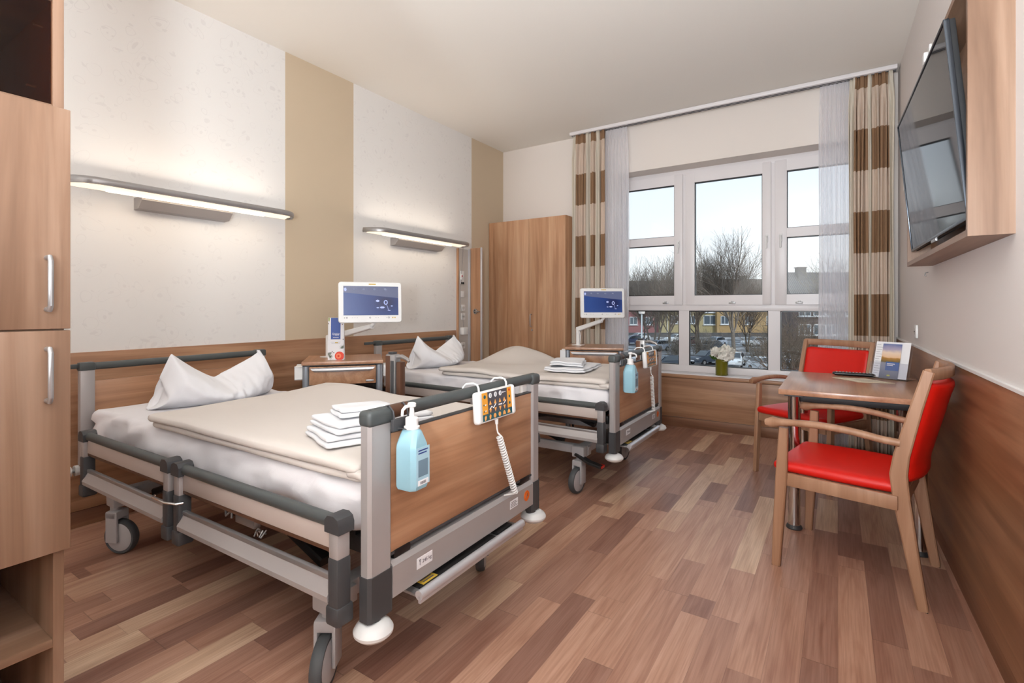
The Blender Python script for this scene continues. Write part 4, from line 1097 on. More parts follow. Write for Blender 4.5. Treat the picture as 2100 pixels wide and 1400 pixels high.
# menu card on the front nightstand (folded triangular stand-up card)
t = empty('menu_card', (-2.905, 2.235, .837), radians(41)); tag(t, 'tall narrow white and blue menu card with a tomato picture on the nightstand', 'menu card')
w, h, dd = .053, .292, .045
b = MB(); 
b.mesh([(-w, 0, 0), (w, 0, 0), (w, .012, h), (-w, .012, h), (-w, .0015, 0), (w, .0015, 0), (w, .0135, h), (-w, .0135, h)], [(0, 1, 2, 3), (7, 6, 5, 4), (0, 4, 5, 1), (1, 5, 6, 2), (2, 6, 7, 3), (3, 7, 4, 0)])
b.mesh([(-w, dd, 0), (w, dd, 0), (w, .014, h), (-w, .014, h), (-w, dd - .0015, 0), (w, dd - .0015, 0), (w, .0125, h), (-w, .0125, h)], [(0, 1, 2, 3), (7, 6, 5, 4), (0, 4, 5, 1), (1, 5, 6, 2), (2, 6, 7, 3), (3, 7, 4, 0)])
fr = b.build('folded_card', M_paper, t)
def face(mb, pts, off=.0006):       # pts (x,z) on the leaning front
    mb.mesh([(x, z * .012 / h - off, z) for x, z in pts], [tuple(range(len(pts)))])
def facerect(mb, x0, x1, z0, z1, off=.0006): face(mb, [(x0, z0), (x1, z0), (x1, z1), (x0, z1)], off)
def facedisc(mb, cx, cz, r, off=.0006, n=24, sq=1, ymin=None): face(mb, [(min(w, cx + r * cos(2 * pi * k / n)), max(0.001, cz + r * sq * sin(2 * pi * k / n))) for k in range(n)], off)
b = MB(); facerect(b, -.034, .030, .142, .2905); b.build('blue_panel', M_blue, fr)
b = MB(); facedisc(b, .024, .027, .031); b.m(1); facedisc(b, .018, .027, .018, .0009); b.m(2); facedisc(b, .018, .027, .007, .0012)
b.build('tomato_picture', [M_tomato, M_tomato2, M_redm], fr)
LE = Matrix.Rotation(pi / 2 - math.atan(.012 / h), 4, 'X')
b = MB(); b.add(text_bm('Speise', .020, .0001, .25), Matrix.Translation((-.002, .178 * .012 / h - .001, .180)) @ LE)
b.add(text_bm('KARTE', .009, .0001, 0, .0003), Matrix.Translation((.006, .167 * .012 / h - .001, .171)) @ LE); facerect(b, -.020, .018, .1535, .156, .0009); b.build('title_text', M_paper, fr)
b = MB(); facerect(b, -.034, .032, .1225, .1235); facerect(b, -.030, .028, .1135, .1145); b.m(1); facerect(b, -.006, .014, .116, .122, .0008); b.build('publisher_line', [M_ink, M_yellow], fr)
b = MB()
def leafs(x, z, a0, n, L, s):
    for k in range(n):
        a = a0 + s * (k - n / 2) * .35; px, pz = x + k * .0, z
        q = (x + cos(a) * L, z + sin(a) * L); nx, nz_ = -sin(a) * .0022, cos(a) * .0022
        pts = [(x, z), ((x + q[0]) / 2 + nx, (z + q[1]) / 2 + nz_), q, ((x + q[0]) / 2 - nx, (z + q[1]) / 2 - nz_)]
        face(b, [(max(-w, min(w, u)), max(.001, v)) for u, v in pts])
leafs(.050, .078, 2.3, 6, .030, 1); leafs(-.052, .050, -.7, 6, .034, 1); leafs(-.045, .03, -.5, 4, .03, 1)
b.build('herb_picture', plain('herb_green', (70, 82, 58), .6), fr)
b = MB(); face(b, [(-.052, .29), (-.040, .29), (-.044, .265), (-.050, .268)]); face(b, [(.034, .29), (.052, .29), (.050, .270), (.040, .262)]); b.m(1)
for q in ((-.024, .058), (.048, .142), (.042, .245), (-.05, .25), (-.014, .05)): facedisc(b, q[0], q[1], .0035, n=8)
b.build('garnish_picture', [plain('leaf_pale', (150, 160, 90), .6), plain('peppercorn', (90, 60, 60), .6)], fr)

# ================================================================ TABLE GROUP
t = empty('table', (.055, 3.53, 0)); tag(t, 'wooden table with steel tube legs against the right wall', 'table')
tx0, tx1, ty0, ty1 = -.327, .352, -.455, .455
b = MB(); b.box(tx0, tx1, ty0, ty1, .728, .757, .003); b.build('table_top', W_table, t)
b = MB(); b.box(tx0 + .05, tx1 - .05, ty0 + .05, ty0 + .075, .69, .728, .002); b.box(tx0 + .05, tx1 - .05, ty1 - .075, ty1 - .05, .69, .728, .002); b.box(tx0 + .05, tx0 + .07, ty0 + .05, ty1 - .05, .69, .728, .002)
b.box(tx1 - .07, tx1 - .05, ty0 + .05, ty1 - .05, .69, .728, .002); b.build('under_frame', M_blackm, t)
for lx in (-.254, .280):
    for ly in (-.425 + .02, .40):
        b = MB(); b.lathe([(.030, .02), (.030, .726)], c=(lx, ly, 0), n=32)
        b.m(1).lathe([(.038, 0), (.040, .006), (.036, .016), (.031, .022)], c=(lx, ly, 0), n=32); b.box(lx - .045, lx + .045, ly - .045, ly + .045, .720, .727, .003)
        b.build('leg', [M_chrome, M_darker], t)

def arm_chair(loc, rz, label, proto=None):
    if proto:
        c = copy_tree(proto); c.location = loc; c.rotation_euler = (0, 0, rz); c['label'] = label; return c
    t = empty('armchair', loc, rz); tag(t, label, 'chair', 'red padded armchairs at the table')
    fx, bx = .262, .238
    for s in (-1, 1):
        b = MB()
        b.sweep([(s * (fx + .004), -.262, 0), (s * (fx + .002), -.252, .2), (s * fx, -.240, .42), (s * (fx - .002), -.232, .645)], [(.026, .036), (.028, .045), (.028, .048), (.026, .038)], (1, 0, 0)); b.m(1).box(s * (fx + .004) - .012, s * (fx + .004) + .012, -.278, -.246, -.001, .004)
        b.build('front_leg', [W_chair, M_black], t)
        b = MB()
        P = [(s * (bx + .004), .268, 0), (s * (bx + .002), .235, .2), (s * bx, .200, .42), (s * bx, .190, .52), (s * bx, .200, .60), (s * bx, .245, .79), (s * bx, .286, .948)]
        b.sweep(P, [(.026, .036), (.029, .045), (.030, .058), (.030, .060), (.030, .054), (.030, .044), (.030, .038)], (1, 0, 0)); b.m(1).box(s * (bx + .004) - .012, s * (bx + .004) + .012, .254, .284, -.001, .004)
        b.build('back_leg', [W_chair, M_black], t)
        # armrest: rounded knob in front, gentle arch, meets the back leg
        b = MB(); pts = []; wh = []
        for k in range(17):
            u = k / 16; y = -.305 + u * .500; z = .660 + .030 * sin(min(1, u * 1.15) * pi * .75) - .030 * u ** 1.6
            x = s * (fx + .010 - .022 * u ** 1.5 + .008 * sin(u * pi)); pts.append((x, y, z)); kn = min(1, (u + .012) / .035) ** .5
            wh.append((.040 * (.6 + .4 * kn) * (1 - .25 * u), (.028 + .022 * max(0, 1 - max(0, u - .07) / .07)) * kn))
        b.sweep(pts, wh, (1, 0, 0), .28); b.build('armrest', W_chair, t, smooth=50)
        b = MB(); b.box(s * (fx - .010) - .011, s * (fx - .010) + .011, -.225, .190, .378, .436, .003); b.build('side_rail', W_chair, t)
    b = MB(); b.box(-fx + .02, fx - .02, -.262, -.240, .378, .436, .003); b.build('front_rail', W_chair, t)
    b = MB(); b.box(-bx + .01, bx - .01, .188, .210, .378, .436, .003); b.build('back_rail', W_chair, t)
    # seat cushion
    def dsp(p, n):
        u = p.x / .26; v = p.y / .25
        q = p.copy()
        if n.z > .2: q.z += .016 * max(0, 1 - u * u) * max(0, 1 - v * v * .8)
        if p.y > 0: q.x *= 1 - .06 * p.y / .2
        return q
    b = MB(); b.add(soft_box(-.252, .252, -.285, .200, .434, .482, (.03, .03, .022), .02, dsp)); b.build('seat_cushion', M_red, t, smooth=180)
    # top rail, bowed backwards
    b = MB(); pts = []; sd = []
    for k in range(17):
        u = -1 + 2 * k / 16; bow = .052 * (1 - abs(u) ** 2.2)
        pts.append((u * (bx + .008), .283 + bow, .935)); sd.append((0, 0, 1))
    b.sweep(pts, (.046, .024), sd); b.build('top_rail', W_chair, t, smooth=50)
    # back cushion, bowed like the rail
    def dback(p, n):
        u = p.x / .225; z = (p.z - .52) / .38
        q = p.copy(); bow = .046 * (1 - min(1, abs(u)) ** 2.2)
        q.y += bow * (.75 + .25 * z) + (.198 + .082 * max(0, (p.z - .56)) / .38)
        q.y += (.010 * (1 - u * u) if n.y > .3 else (-.008 * (1 - u * u) if n.y < -.3 else 0))
        if p.z > .85: q.z -= .006 * (1 - u * u)
        return q
    b = MB(); b.add(soft_box(-.223, .223, -.022, .026, .485, .900, (.018, .020, .022), .022, dback)); b.build('back_cushion', M_red, t, smooth=180)
    return t
chA = arm_chair((.070, 2.838, 0), radians(-101.7), 'red armchair in front of the table, its back near the right wall')
chB = arm_chair((-.142, 4.147, 0), radians(-30.5), 'red armchair behind the table, facing the camera beside the window', chA)

# things on the table
t = empty('remote_control', (.085, 3.905, .757), radians(2)); tag(t, 'black remote control with grey keys lying on the table', 'remote control')
b = MB(); b.add(soft_box(-.115, .115, -.024, .024, .001, .023, (.012, .010, .010), .012, lambda p, n: Vector((p.x * (1 - (.08 if p.z < .008 else 0)), p.y, p.z)))); b.build('remote_body', M_black, t, smooth=60)
b = MB()
for i in range(11):
    for j in range(3): b.box(-.095 + i * .018, -.086 + i * .018, -.015 + j * .012, -.007 + j * .012, .0225, .0255, .001)
b.build('keys', plain('remote_keys', (150, 146, 146), .5), t)
b = MB(); b.mesh([(-.16, .07, .7575), (-.02, -.09, .7575), (.15, -.03, .7575), (.01, .12, .7575), (-.16, .07, .7585), (-.02, -.09, .7585), (.15, -.03, .7585), (.01, .12, .7585)],
    [(3, 2, 1, 0), (4, 5, 6, 7), (0, 1, 5, 4), (1, 2, 6, 5), (2, 3, 7, 6), (3, 0, 4, 7)])
sheet = b.build('paper_sheet', M_cream, None); sheet.location = (.13, 3.685, 0); tag(sheet, 'cream printed sheet lying flat on the table before the brochure stand', 'paper sheet')
b = MB()
for k in range(5): b.box(-.06 + k * .012, .05 + k * .012, .048 - k * .020, .050 - k * .020, .7586, .7589)
b.build('printed_lines', M_ink, sheet)

def pic_mat():
    m, nt, b = new_mat('beach_walk_picture')
    t = nt.nodes.new('ShaderNodeTexCoord'); s = nt.nodes.new('ShaderNodeSeparateXYZ'); nt.links.new(t.outputs['Object'], s.inputs[0])
    n = nt.nodes.new('ShaderNodeTexNoise'); n.inputs['Scale'].default_value = 30; nt.links.new(t.outputs['Object'], n.inputs[0])
    z = math_n(nt, 'ADD', s.outputs[2], math_n(nt, 'MULTIPLY', math_n(nt, 'SUBTRACT', n.outputs[0], .5), .02))
    r = ramp(nt, [(0, (88, 92, 112)), (.30, (134, 138, 156)), (.46, (150, 150, 160)), (.50, (104, 88, 50)), (.60, (170, 120, 50)), (.63, (222, 180, 140)), (.76, (224, 200, 178)), (.86, (170, 158, 178)), (1, (98, 112, 158))])
    nt.links.new(math_n(nt, 'DIVIDE', z, .21), r.inputs[0]); nt.links.new(r.outputs[0], b.inputs['Base Color']); b.inputs['Roughness'].default_value = .4
    return m
t = empty('brochure_holder', (.262, 3.86, .758), radians(-30)); tag(t, 'clear brochure stand with white sheets and a beach picture flyer on the table', 'brochure stand')
lean = .28
def leanp(x, z, y=0): return (x, y + z * lean, z)
def slab(mb, x0, x1, z0, z1, y, th=.001):
    mb.mesh([leanp(x0, z0, y), leanp(x1, z0, y), leanp(x1, z1, y), leanp(x0, z1, y), leanp(x0, z0, y + th), leanp(x1, z0, y + th), leanp(x1, z1, y + th), leanp(x0, z1, y + th)],
        [(0, 1, 2, 3), (7, 6, 5, 4), (0, 4, 5, 1), (1, 5, 6, 2), (2, 6, 7, 3), (3, 7, 4, 0)])
b = MB(); slab(b, -.105, .105, .0, .215, .006, .002); slab(b, -.105, .105, .0, .10, -.018, .002); b.box(-.105, .105, -.018, .10, 0, .003); b.build('acrylic_stand', M_acryl, t)
b = MB(); slab(b, -.094, .095, .006, .225, -.002); ws = b.build('white_sheet', M_paper, t)
b = MB()
for k in range(13): slab(b, -.088, -.066 + .008 * (k % 3), .03 + k * .0145, .0315 + k * .0145, -.0035, .0005)
b.build('printed_lines', M_ink, ws)
b = MB(); slab(b, -.052, .052, .004, .214, -.0085); fl = b.build('flyer', pic_mat(), t)
b = MB(); slab(b, -.022, .050, .052, .104, -.0100); b.build('blue_box', plain('flyer_blue', (56, 96, 160), .5), fl)
b = MB(); slab(b, -.015, .028, .090, .095, -.0110); slab(b, -.015, .018, .081, .086, -.0110); b.build('title_lines', M_paper, fl)
b = MB(); slab(b, -.008, .008, .018, .026, -.0100); b.build('logo', plain('logo_green_yellow', (196, 196, 84), .5), fl)

# ================================================================ TELEVISION
RZ = math.atan(-.0155) * -1
def wallx(y): return xr(y)
t = empty('tv_cabinet', (0, 0, 0)); tag(t, 'open wooden wall box around the television on the right wall', 'cabinet')
ya, yb, za, zb, th, dp = 2.13, 3.55, 1.427, 2.30, .022, .112
def wbox(mb, y0, y1, z0, z1, d0, d1):
    # box measured from right wall surface outwards d0..d1
    mb.prism([(xr(y0) - d1, y0), (xr(y0) - d0, y0), (xr(y1) - d0, y1), (xr(y1) - d1, y1)], 'z', z0, z1)
b = MB(); wbox(b, ya, ya + th, za, zb, .0005, dp); b.build('side_panel', W_cab, t)
b = MB(); wbox(b, yb - th, yb, za, zb, .0005, dp); b.build('side_panel', W_cab, t)
b = MB(); wbox(b, ya + th, yb - th, za, za + th, .0005, dp); b.build('bottom_panel', W_caby, t)
b = MB(); wbox(b, ya + th, yb - th, zb - th, zb, .0005, dp); b.build('top_panel', W_caby, t)
b = MB(); wbox(b, ya + th, yb - th, za + th, zb - th, .0005, .012); b.build('back_panel', W_caby, t)
# TV built from its four front corners
A = Vector((.300, 2.165, 2.150)); Bc = Vector((.262, 3.335, 2.155)); Cc = Vector((.332, 3.335, 1.490)); Dc = Vector((.350, 2.165, 1.485))
ctr = (A + Bc + Cc + Dc) / 4; ex = ((Bc - A) + (Cc - Dc)).normalized(); ez = ((A - Dc) + (Bc - Cc)); ez = (ez - ex * ez.dot(ex)).normalized(); ey = ez.cross(ex)   # ey points away/into wall?
if ey.x < 0: ey = -ey
M = Matrix((( ex.x, ey.x, ez.x, ctr.x), (ex.y, ey.y, ez.y, ctr.y), (ex.z, ey.z, ez.z, ctr.z), (0, 0, 0, 1)))
tv = empty('television'); tv.matrix_basis = M; tag(tv, 'large black flat screen television tilted forward in the wooden wall box', 'television')
WW, HH = .586, .334
b = MB(); b.box(-WW + .008, WW - .008, -.0005, .002, -HH + .010, HH - .008, 0); b.build('screen', M_screen, tv)
b = MB()
for (x0, x1, z0, z1) in ((-WW, WW, HH - .009, HH), (-WW, WW, -HH, -HH + .012), (-WW, -WW + .009, -HH, HH), (WW - .009, WW, -HH, HH)): b.box(x0, x1, -.004, .012, z0, z1, .0015)
b.build('bezel', plain('gunmetal', (60, 64, 70), .25, .8), tv)
b = MB(); b.box(-WW + .002, WW - .002, .010, .028, -HH + .002, HH - .002, .004); b.build('rear_shell', plain('matt_black', (16, 16, 18), .75), tv)
b = MB(); b.box(-.05, .05, -.003, .006, -HH - .012, -HH + .002, .002); b.build('sensor', M_alu, tv)

# small fittings on the right wall
def wallbit(name, y, z, w, h, d, mats, label, cat, group=None, extra=None):
    t = empty(name, (xr(y), y, z), math.atan(.0155)); tag(t, label, cat, group)
    b = MB(); b.box(-d, .001, -w / 2, w / 2, -h / 2, h / 2, .004); b.build('plate', mats, t)
    if extra: extra(t, d)
    return t
def sock(t, d):
    for k in (-.0,):
        b = MB(); Mx = Matrix.Translation((-d, 0, k)) @ Matrix.Rotation(-pi / 2, 4, 'Y')
        b.lathe([(.024, -.0005), (.020, .0015)], n=20, M=Mx); b.m(1)
        b.cyl((-d - .002, -.009, k), (-d - .003, -.009, k), .0035, n=8); b.cyl((-d - .002, .009, k), (-d - .003, .009, k), .0035, n=8); b.build('socket', [plain('socket_insert', (205, 200, 196), .5), M_hole], t)
wallbit('wall_socket', 4.12, 1.045, .085, .085, .012, M_wplastic, 'white wall socket on the right wall just above the wood panelling', 'socket', None, sock)
def thermo(t, d):
    b = MB(); b.box(-d - .022, -d, -.02, .05, -.03, .025, .006); b.build('sensor_cap', M_wplastic, t)
wallbit('wall_sensor', 3.62, 2.60, .07, .12, .012, M_wplastic, 'white sensor box high on the right wall above the television', 'sensor', None, thermo)
wallbit('wall_switch', 4.55, 2.085, .085, .085, .024, M_wplastic, 'white switch box on the right wall beside the striped curtain', 'switch')
t = empty('wall_hook', (xr(3.70), 3.70, 1.39)); tag(t, 'small metal hook under the television box', 'hook')
b = MB(); b.tube([(0, 0, .01), (-.012, 0, .008), (-.016, 0, -.006), (-.008, 0, -.014)], .003, 8); b.build('hook', M_alu, t)

# ================================================================ VASE ON THE SILL
t = empty('flower_vase', (-.955, 5.245, .534)); tag(t, 'olive green glass vase with white flowers on the window sill', 'vase')
M_vase = plain('olive_glass', (128, 122, 34), .12, coat=.5, trans=.35)
b = MB(); b.lathe([(.050, 0), (.058, .004), (.058, .150), (.050, .156), (.052, .162), (.047, .162), (.046, .150), (.052, .145), (.052, .012), (.001, .010)], n=36); b.build('vase_body', M_vase, t)
M_petal = plain('white_petals', (240, 236, 226), .8, sss=.0)
random.seed(31)
def blossom(c, r, n):
    b = MB(); c = Vector(c)
    for k in range(n):
        z = 1 - 2 * (k + .5) / n; a = k * 2.39996; rr_ = sqrt(max(0, 1 - z * z)); nrm = Vector((rr_ * cos(a), rr_ * sin(a), z))
        t1 = nrm.orthogonal().normalized(); t2 = nrm.cross(t1); s = r * random.uniform(.26, .36); tw = random.uniform(0, 6)
        u = t1 * cos(tw) + t2 * sin(tw); v = nrm.cross(u); base = c + nrm * r * random.uniform(.55, .80)
        P = []
        for i in range(3):
            for j in range(3):
                uu, vv = i - 1, j / 2
                P.append(base + u * uu * s * (.45 + .55 * sin(pi * (vv * .8 + .15))) + v * (vv - .3) * s * 1.5 + nrm * (vv * s * .9 - uu * uu * s * .25 + random.uniform(-.1, .1) * s))
        b.mesh(P, [(0, 1, 4, 3), (1, 2, 5, 4), (3, 4, 7, 6), (4, 5, 8, 7)])
    b.lathe([(.001, -r * .72), (r * .5, -r * .5), (r * .72, 0), (r * .5, r * .5), (.001, r * .72)], c=tuple(c), n=12)
    return b
blossom((.038, -.005, .215), .085, 150).build('flower', M_petal, t, smooth=180)
blossom((-.052, -.03, .232), .052, 70).build('flower', M_petal, t, smooth=180)
b = MB(); b.tube([(-.035, -.03, .20), (-.03, -.035, .185), (-.015, -.02, .16)], [.010, .008, .004], 8); b.build('flower_calyx', plain('calyx_brown', (90, 50, 36), .6), t)
for (dx, dz, a) in ((-.10, .225, 2.6), (-.115, .190, 3.2), (-.095, .165, 3.7)):
    b = MB(); base = Vector((-.045, -.0, .165)); tip = Vector((dx, -.01 + .02 * sin(a), dz)); d = tip - base; up = Vector((0, -.8, .6)); sd = d.cross(up).normalized()
    P = []; 
    for i in range(7):
        u = i / 6; wv = .026 * sin(pi * u ** .8); P += [base + d * u + sd * wv + up * .01 * sin(pi * u), base + d * u, base + d * u - sd * wv + up * .01 * sin(pi * u)]
    b.mesh(P, [(i * 3 + k, i * 3 + k + 1, i * 3 + k + 4, i * 3 + k + 3) for i in range(6) for k in range(2)])
    b.build('leaf', M_green, t, smooth=180)
for q in ((.03, .2), (-.04, .2), (.0, .18)):
    b = MB(); b.tube([(q[0] * .3, 0, .02), (q[0] * .6, 0, .1), (q[0], 0, q[1])], .003, 6); b.build('stem', M_green, t)
# ================================================================ OUTSIDE (first floor: street level lies at z = -4.7)
TH_ = math.atan(668 / 1027.0); S_, C_ = sin(TH_), cos(TH_); GZ = -4.7
def at(u, d): r = (u - 1050) / 1027.0; return (d * (-S_ + C_ * r), d * (C_ + S_ * r))
RW = TH_        # street and houses run across the view, turned like this
def pav():
    m, nt, b = new_mat('asphalt_and_snow')
    t = nt.nodes.new('ShaderNodeTexCoord'); n = nt.nodes.new('ShaderNodeTexNoise'); n.inputs['Scale'].default_value = .35; n.inputs['Detail'].default_value = 6
    nt.links.new(t.outputs['Object'], n.inputs[0]); r = ramp(nt, [(.35, (88, 90, 94)), (.52, (116, 116, 118)), (.62, (190, 192, 196))]); nt.links.new(n.outputs[0], r.inputs[0]); nt.links.new(r.outputs[0], b.inputs['Base Color']); b.inputs['Roughness'].default_value = .8
    return m
b = MB(); b.box(-160, 120, 0, 160, -.3, 0); g = b.build('ground', pav(), None, kind='structure'); g.location = (0, 7.5, GZ)
g.name = 'ground'; tag(g, 'grey car park and street surface with patches of snow outside')
M_pink = plain('pink_render', (142, 98, 100), .85); M_yel = plain('yellow_render', (158, 148, 112), .85); M_och = plain('ochre_render', (166, 140, 100), .85); M_dkb = plain('dark_brick', (92, 84, 84), .85)
M_wing = plain('house_window_glass', (86, 98, 108), .15, spec=.8); M_winf = plain('house_window_frame', (206, 210, 214), .6); M_sock = plain('grey_plinth', (84, 84, 86), .85)
def tiles(name, a, c):
    m, nt, b = new_mat(name); t = nt.nodes.new('ShaderNodeTexCoord'); w_ = nt.nodes.new('ShaderNodeTexWave'); w_.inputs['Scale'].default_value = 1.1; w_.inputs['Distortion'].default_value = .6
    nt.links.new(t.outputs['Object'], w_.inputs[0]); r = ramp(nt, [(.2, a), (.8, c)]); nt.links.new(w_.outputs[0], r.inputs[0]); nt.links.new(r.outputs[0], b.inputs['Base Color']); b.inputs['Roughness'].default_value = .8
    return m
M_roof = tiles('dark_roof_tiles', (74, 66, 60), (98, 88, 80)); M_roof2 = tiles('grey_corrugated_roof', (52, 54, 58), (84, 86, 92)); M_pipe = plain('white_downpipe', (220, 220, 214), .5)
def house(u0, u1, d, wallm, roofm, eave, ridge, label, wins, depth=11, doors=(), pipes=(), chims=()):
    x, y = at((u0 + u1) / 2, d); w = (u1 - u0) / 1027.0 * d / 2
    t = empty('house', (x, y, GZ), RW); tag(t, label, 'house', 'houses across the street')
    b = MB(); b.box(-w, w, 0, depth, 0, eave); b.build('wall', wallm, t)
    b = MB(); b.box(-w - .01, w + .01, -.08, depth + .05, 0, .45); b.build('plinth', M_sock, t)
    b = MB(); b.prism([(-.6, eave - .15), (depth / 2, ridge), (depth + .6, eave - .15), (depth + .6, eave + .12), (depth / 2, ridge + .28), (-.6, eave + .12)], 'x', -w - .3, w + .3)
    rf = b.build('roof', roofm, t)
    b = MB(); b.prism([(0, eave - .1), (depth / 2, ridge), (depth, eave - .1)], 'x', -w + .05, w - .05); b.build('gable', wallm, t)
    for cu in chims:
        cx = (cu - (u0 + u1) / 2) / 1027.0 * d; b = MB(); b.box(cx - .6, cx + .6, depth / 2 - 1.2, depth / 2 - .2, ridge - 1.2, ridge + .9); b.box(cx - .7, cx + .7, depth / 2 - 1.3, depth / 2 - .1, ridge + .9, ridge + 1.0); b.build('chimney', M_sock, rf)
    for (wu, zz, ww, wh) in wins:
        cx = (wu - (u0 + u1) / 2) / 1027.0 * d
        b = MB()
        for q in ((cx - ww, cx + ww, zz - wh, zz - wh + .12), (cx - ww, cx + ww, zz + wh - .12, zz + wh), (cx - ww, cx - ww + .12, zz - wh, zz + wh), (cx + ww - .12, cx + ww, zz - wh, zz + wh)): b.box(q[0], q[1], -.10, .05, q[2], q[3])
        if ww > .8: b.box(cx - .05, cx + .05, -.10, .05, zz - wh, zz + wh)
        b.box(cx - ww - .15, cx + ww + .15, -.25, .0, zz - wh - .14, zz - wh)
        wf = b.build('window', M_winf, t)
        b = MB(); b.box(cx - ww + .1, cx + ww - .1, -.04, .02, zz - wh + .1, zz + wh - .1); b.build('pane', M_wing, wf)
    for pu in pipes:
        cx = (pu - (u0 + u1) / 2) / 1027.0 * d; b = MB(); b.cyl((cx, -.12, 0), (cx, -.12, eave), .09, n=10); b.build('downpipe', M_pipe, t)
    return t
house(1150, 1353, 108, M_pink, M_roof, 8.2, 11.6, 'pink house with a dark roof behind the car park, far left in the window',
      [(u, z, .85, .85) for u in (1190, 1240, 1299, 1331) for z in (3.0, 6.4)])
house(1353.5, 1470, 107, M_yel, M_roof, 8.4, 11.7, 'yellow house joined to the right of the pink one', [(u, z, .85, .85) for u in (1382, 1418) for z in (3.3, 6.6)] + [(1456, 3.2, 1.4, 1.0), (1456, 6.0, 1.4, 1.2)],
      pipes=(1368,), chims=(1420,))
house(1470.5, 1606, 106, M_och, M_roof, 8.3, 11.9, 'ochre house behind the large bare tree', [(u, z, .85, .9) for u in (1486, 1536, 1580) for z in (3.2, 6.5)], chims=(1545,))
house(1626, 1900, 74, M_dkb, M_roof2, 7.2, 11.0, 'dark brick house with a grey corrugated roof on the right behind shrubs', [(u, z, .9, .8) for u in (1650, 1680, 1705, 1745, 1800) for z in (2.6, 5.4)], depth=6, chims=(1660,))
# low wall in front of the houses
x, y = at(1440, 100); b = MB(); b.box(-34, 14, -.15, .15, 0, .75); b.box(-34, 14, -.2, .2, .75, .85); o = b.build('garden_wall', M_sock, None); o.location = (x, y, GZ); o.rotation_euler = (0, 0, RW); tag(o, 'long low grey garden wall in front of the coloured houses', 'garden wall')
# ---- lamp post
x, y = at(1316, 52); t = empty('lamp_post', (x, y, GZ)); tag(t, 'pale street lamp post in front of the pink house', 'lamp post')
b = MB(); b.cyl((0, 0, 0), (0, 0, 5.2), .09, .07, 12); b.build('pole', plain('pale_pole', (196, 206, 212), .5), t)
b = MB(); b.lathe([(.07, 5.2), (.30, 5.25), (.34, 5.5), (.10, 5.7)], n=16); b.build('lamp_head', M_white, t)

# ---- bare trees
def bark(name, a, c):
    return plain(name, a, .9, spec=.1)
M_bark = bark('grey_bark', (122, 114, 106), 0); M_bark2 = bark('brown_bark', (104, 94, 84), 0)
def tree_mesh(name, H, seed, mat, levels=6, spread=.55, trunk=.22, first=.28, twin=1, dens=1.0):
    random.seed(seed); vs = []; fs = []
    def seg(p, q, r0, r1, n):
        ax = (q - p).normalized(); e1 = ax.orthogonal().normalized(); e2 = ax.cross(e1); o = len(vs)
        for (c, r) in ((p, r0), (q, r1)):
            for k in range(n): a = 2 * pi * k / n; v = c + (e1 * cos(a) + e2 * sin(a)) * r; vs.append(v[:])
        for k in range(n): j = (k + 1) % n; fs.append((o + k, o + j, o + n + j, o + n + k))
    def grow(p, d, L, r, lv):
        n = 8 if lv == 0 else (5 if lv < 3 else 3); st = 3 if lv < 2 else 2
        q = p; dd = d.copy()
        for i in range(st):
            dd = (dd + Vector((random.uniform(-1, 1), random.uniform(-1, 1), random.uniform(-.2, .8))) * .13).normalized()
            q2 = q + dd * (L / st); r2 = r * (1 - .28 * (i + 1) / st); seg(q, q2, r * (1 - .28 * i / st), r2, n)
            if lv < levels and (i > 0 or lv > 0):
                for _ in range(2 if lv < 2 else (2 if random.random() < (.4 if lv == 2 else .14) * dens else 1)):
                    a = random.uniform(0, 2 * pi); side = (dd.orthogonal().normalized() * cos(a) + dd.cross(dd.orthogonal().normalized()) * sin(a))
                    nd = (dd * (1 - spread * .6) + side * spread * random.uniform(.7, 1.2) + Vector((0, 0, .22))).normalized()
                    grow(q2, nd, L * random.uniform(.66, .86), max(.010, r2 * random.uniform(.5, .68)), lv + 1)
            q = q2
        if lv < levels: grow(q, dd, L * .8, max(.011, r * .7), lv + 1)
    for k in range(twin):
        d0 = Vector((.14 * (k - (twin - 1) / 2), .05 * k, 1)).normalized()
        grow(Vector((.35 * (k - (twin - 1) / 2), 0, 0)), d0, H * first, trunk, 0)
    top = max(v[2] for v in vs); k = H / top; vs = [(v[0] * k, v[1] * k, v[2] * k) for v in vs]
    me = bpy.data.meshes.new(name); me.from_pydata(vs, [], fs); me.materials.append(mat)
    return me
TM = [tree_mesh('bare_tree', 16, 3, M_bark, 6, .50, .26, .25, 1, .5), tree_mesh('bare_tree', 13, 12, M_bark2, 5, .55, .13, .26, 2, .8), tree_mesh('bare_tree', 12, 25, M_bark, 5, .5, .11, .25, 3, .8)]
def tree(u, d, mi, sc, rz, label):
    x, y = at(u, d); o = bpy.data.objects.new('bare_tree', TM[mi]); C.objects.link(o); o.location = (x, y, GZ - .05); o.rotation_euler = (0, 0, rz); o.scale = (sc,) * 3
    tag(o, label, 'tree', 'bare winter trees outside')
tree(1506, 60, 0, .98, .4, 'largest bare tree outside, its crown filling the middle window')
tree(1432, 64, 1, 1.05, 1.0, 'bare forked tree left of the largest one in the middle window')
tree(1533, 66, 1, .88, 2.2, 'bare dark-stemmed tree close right of the largest one')
tree(1340, 73, 2, 1.15, .2, 'bare many-stemmed tree in the left window near the lamp post')
tree(1372, 75, 0, .72, 2.9, 'slender bare tree at the right side of the left window')
tree(1318, 80, 1, .80, 4.0, 'bare tree partly behind the sheer curtain on the left')
tree(1722, 66, 0, .85, 5.0, 'bare tree rising over the corrugated roof on the right')
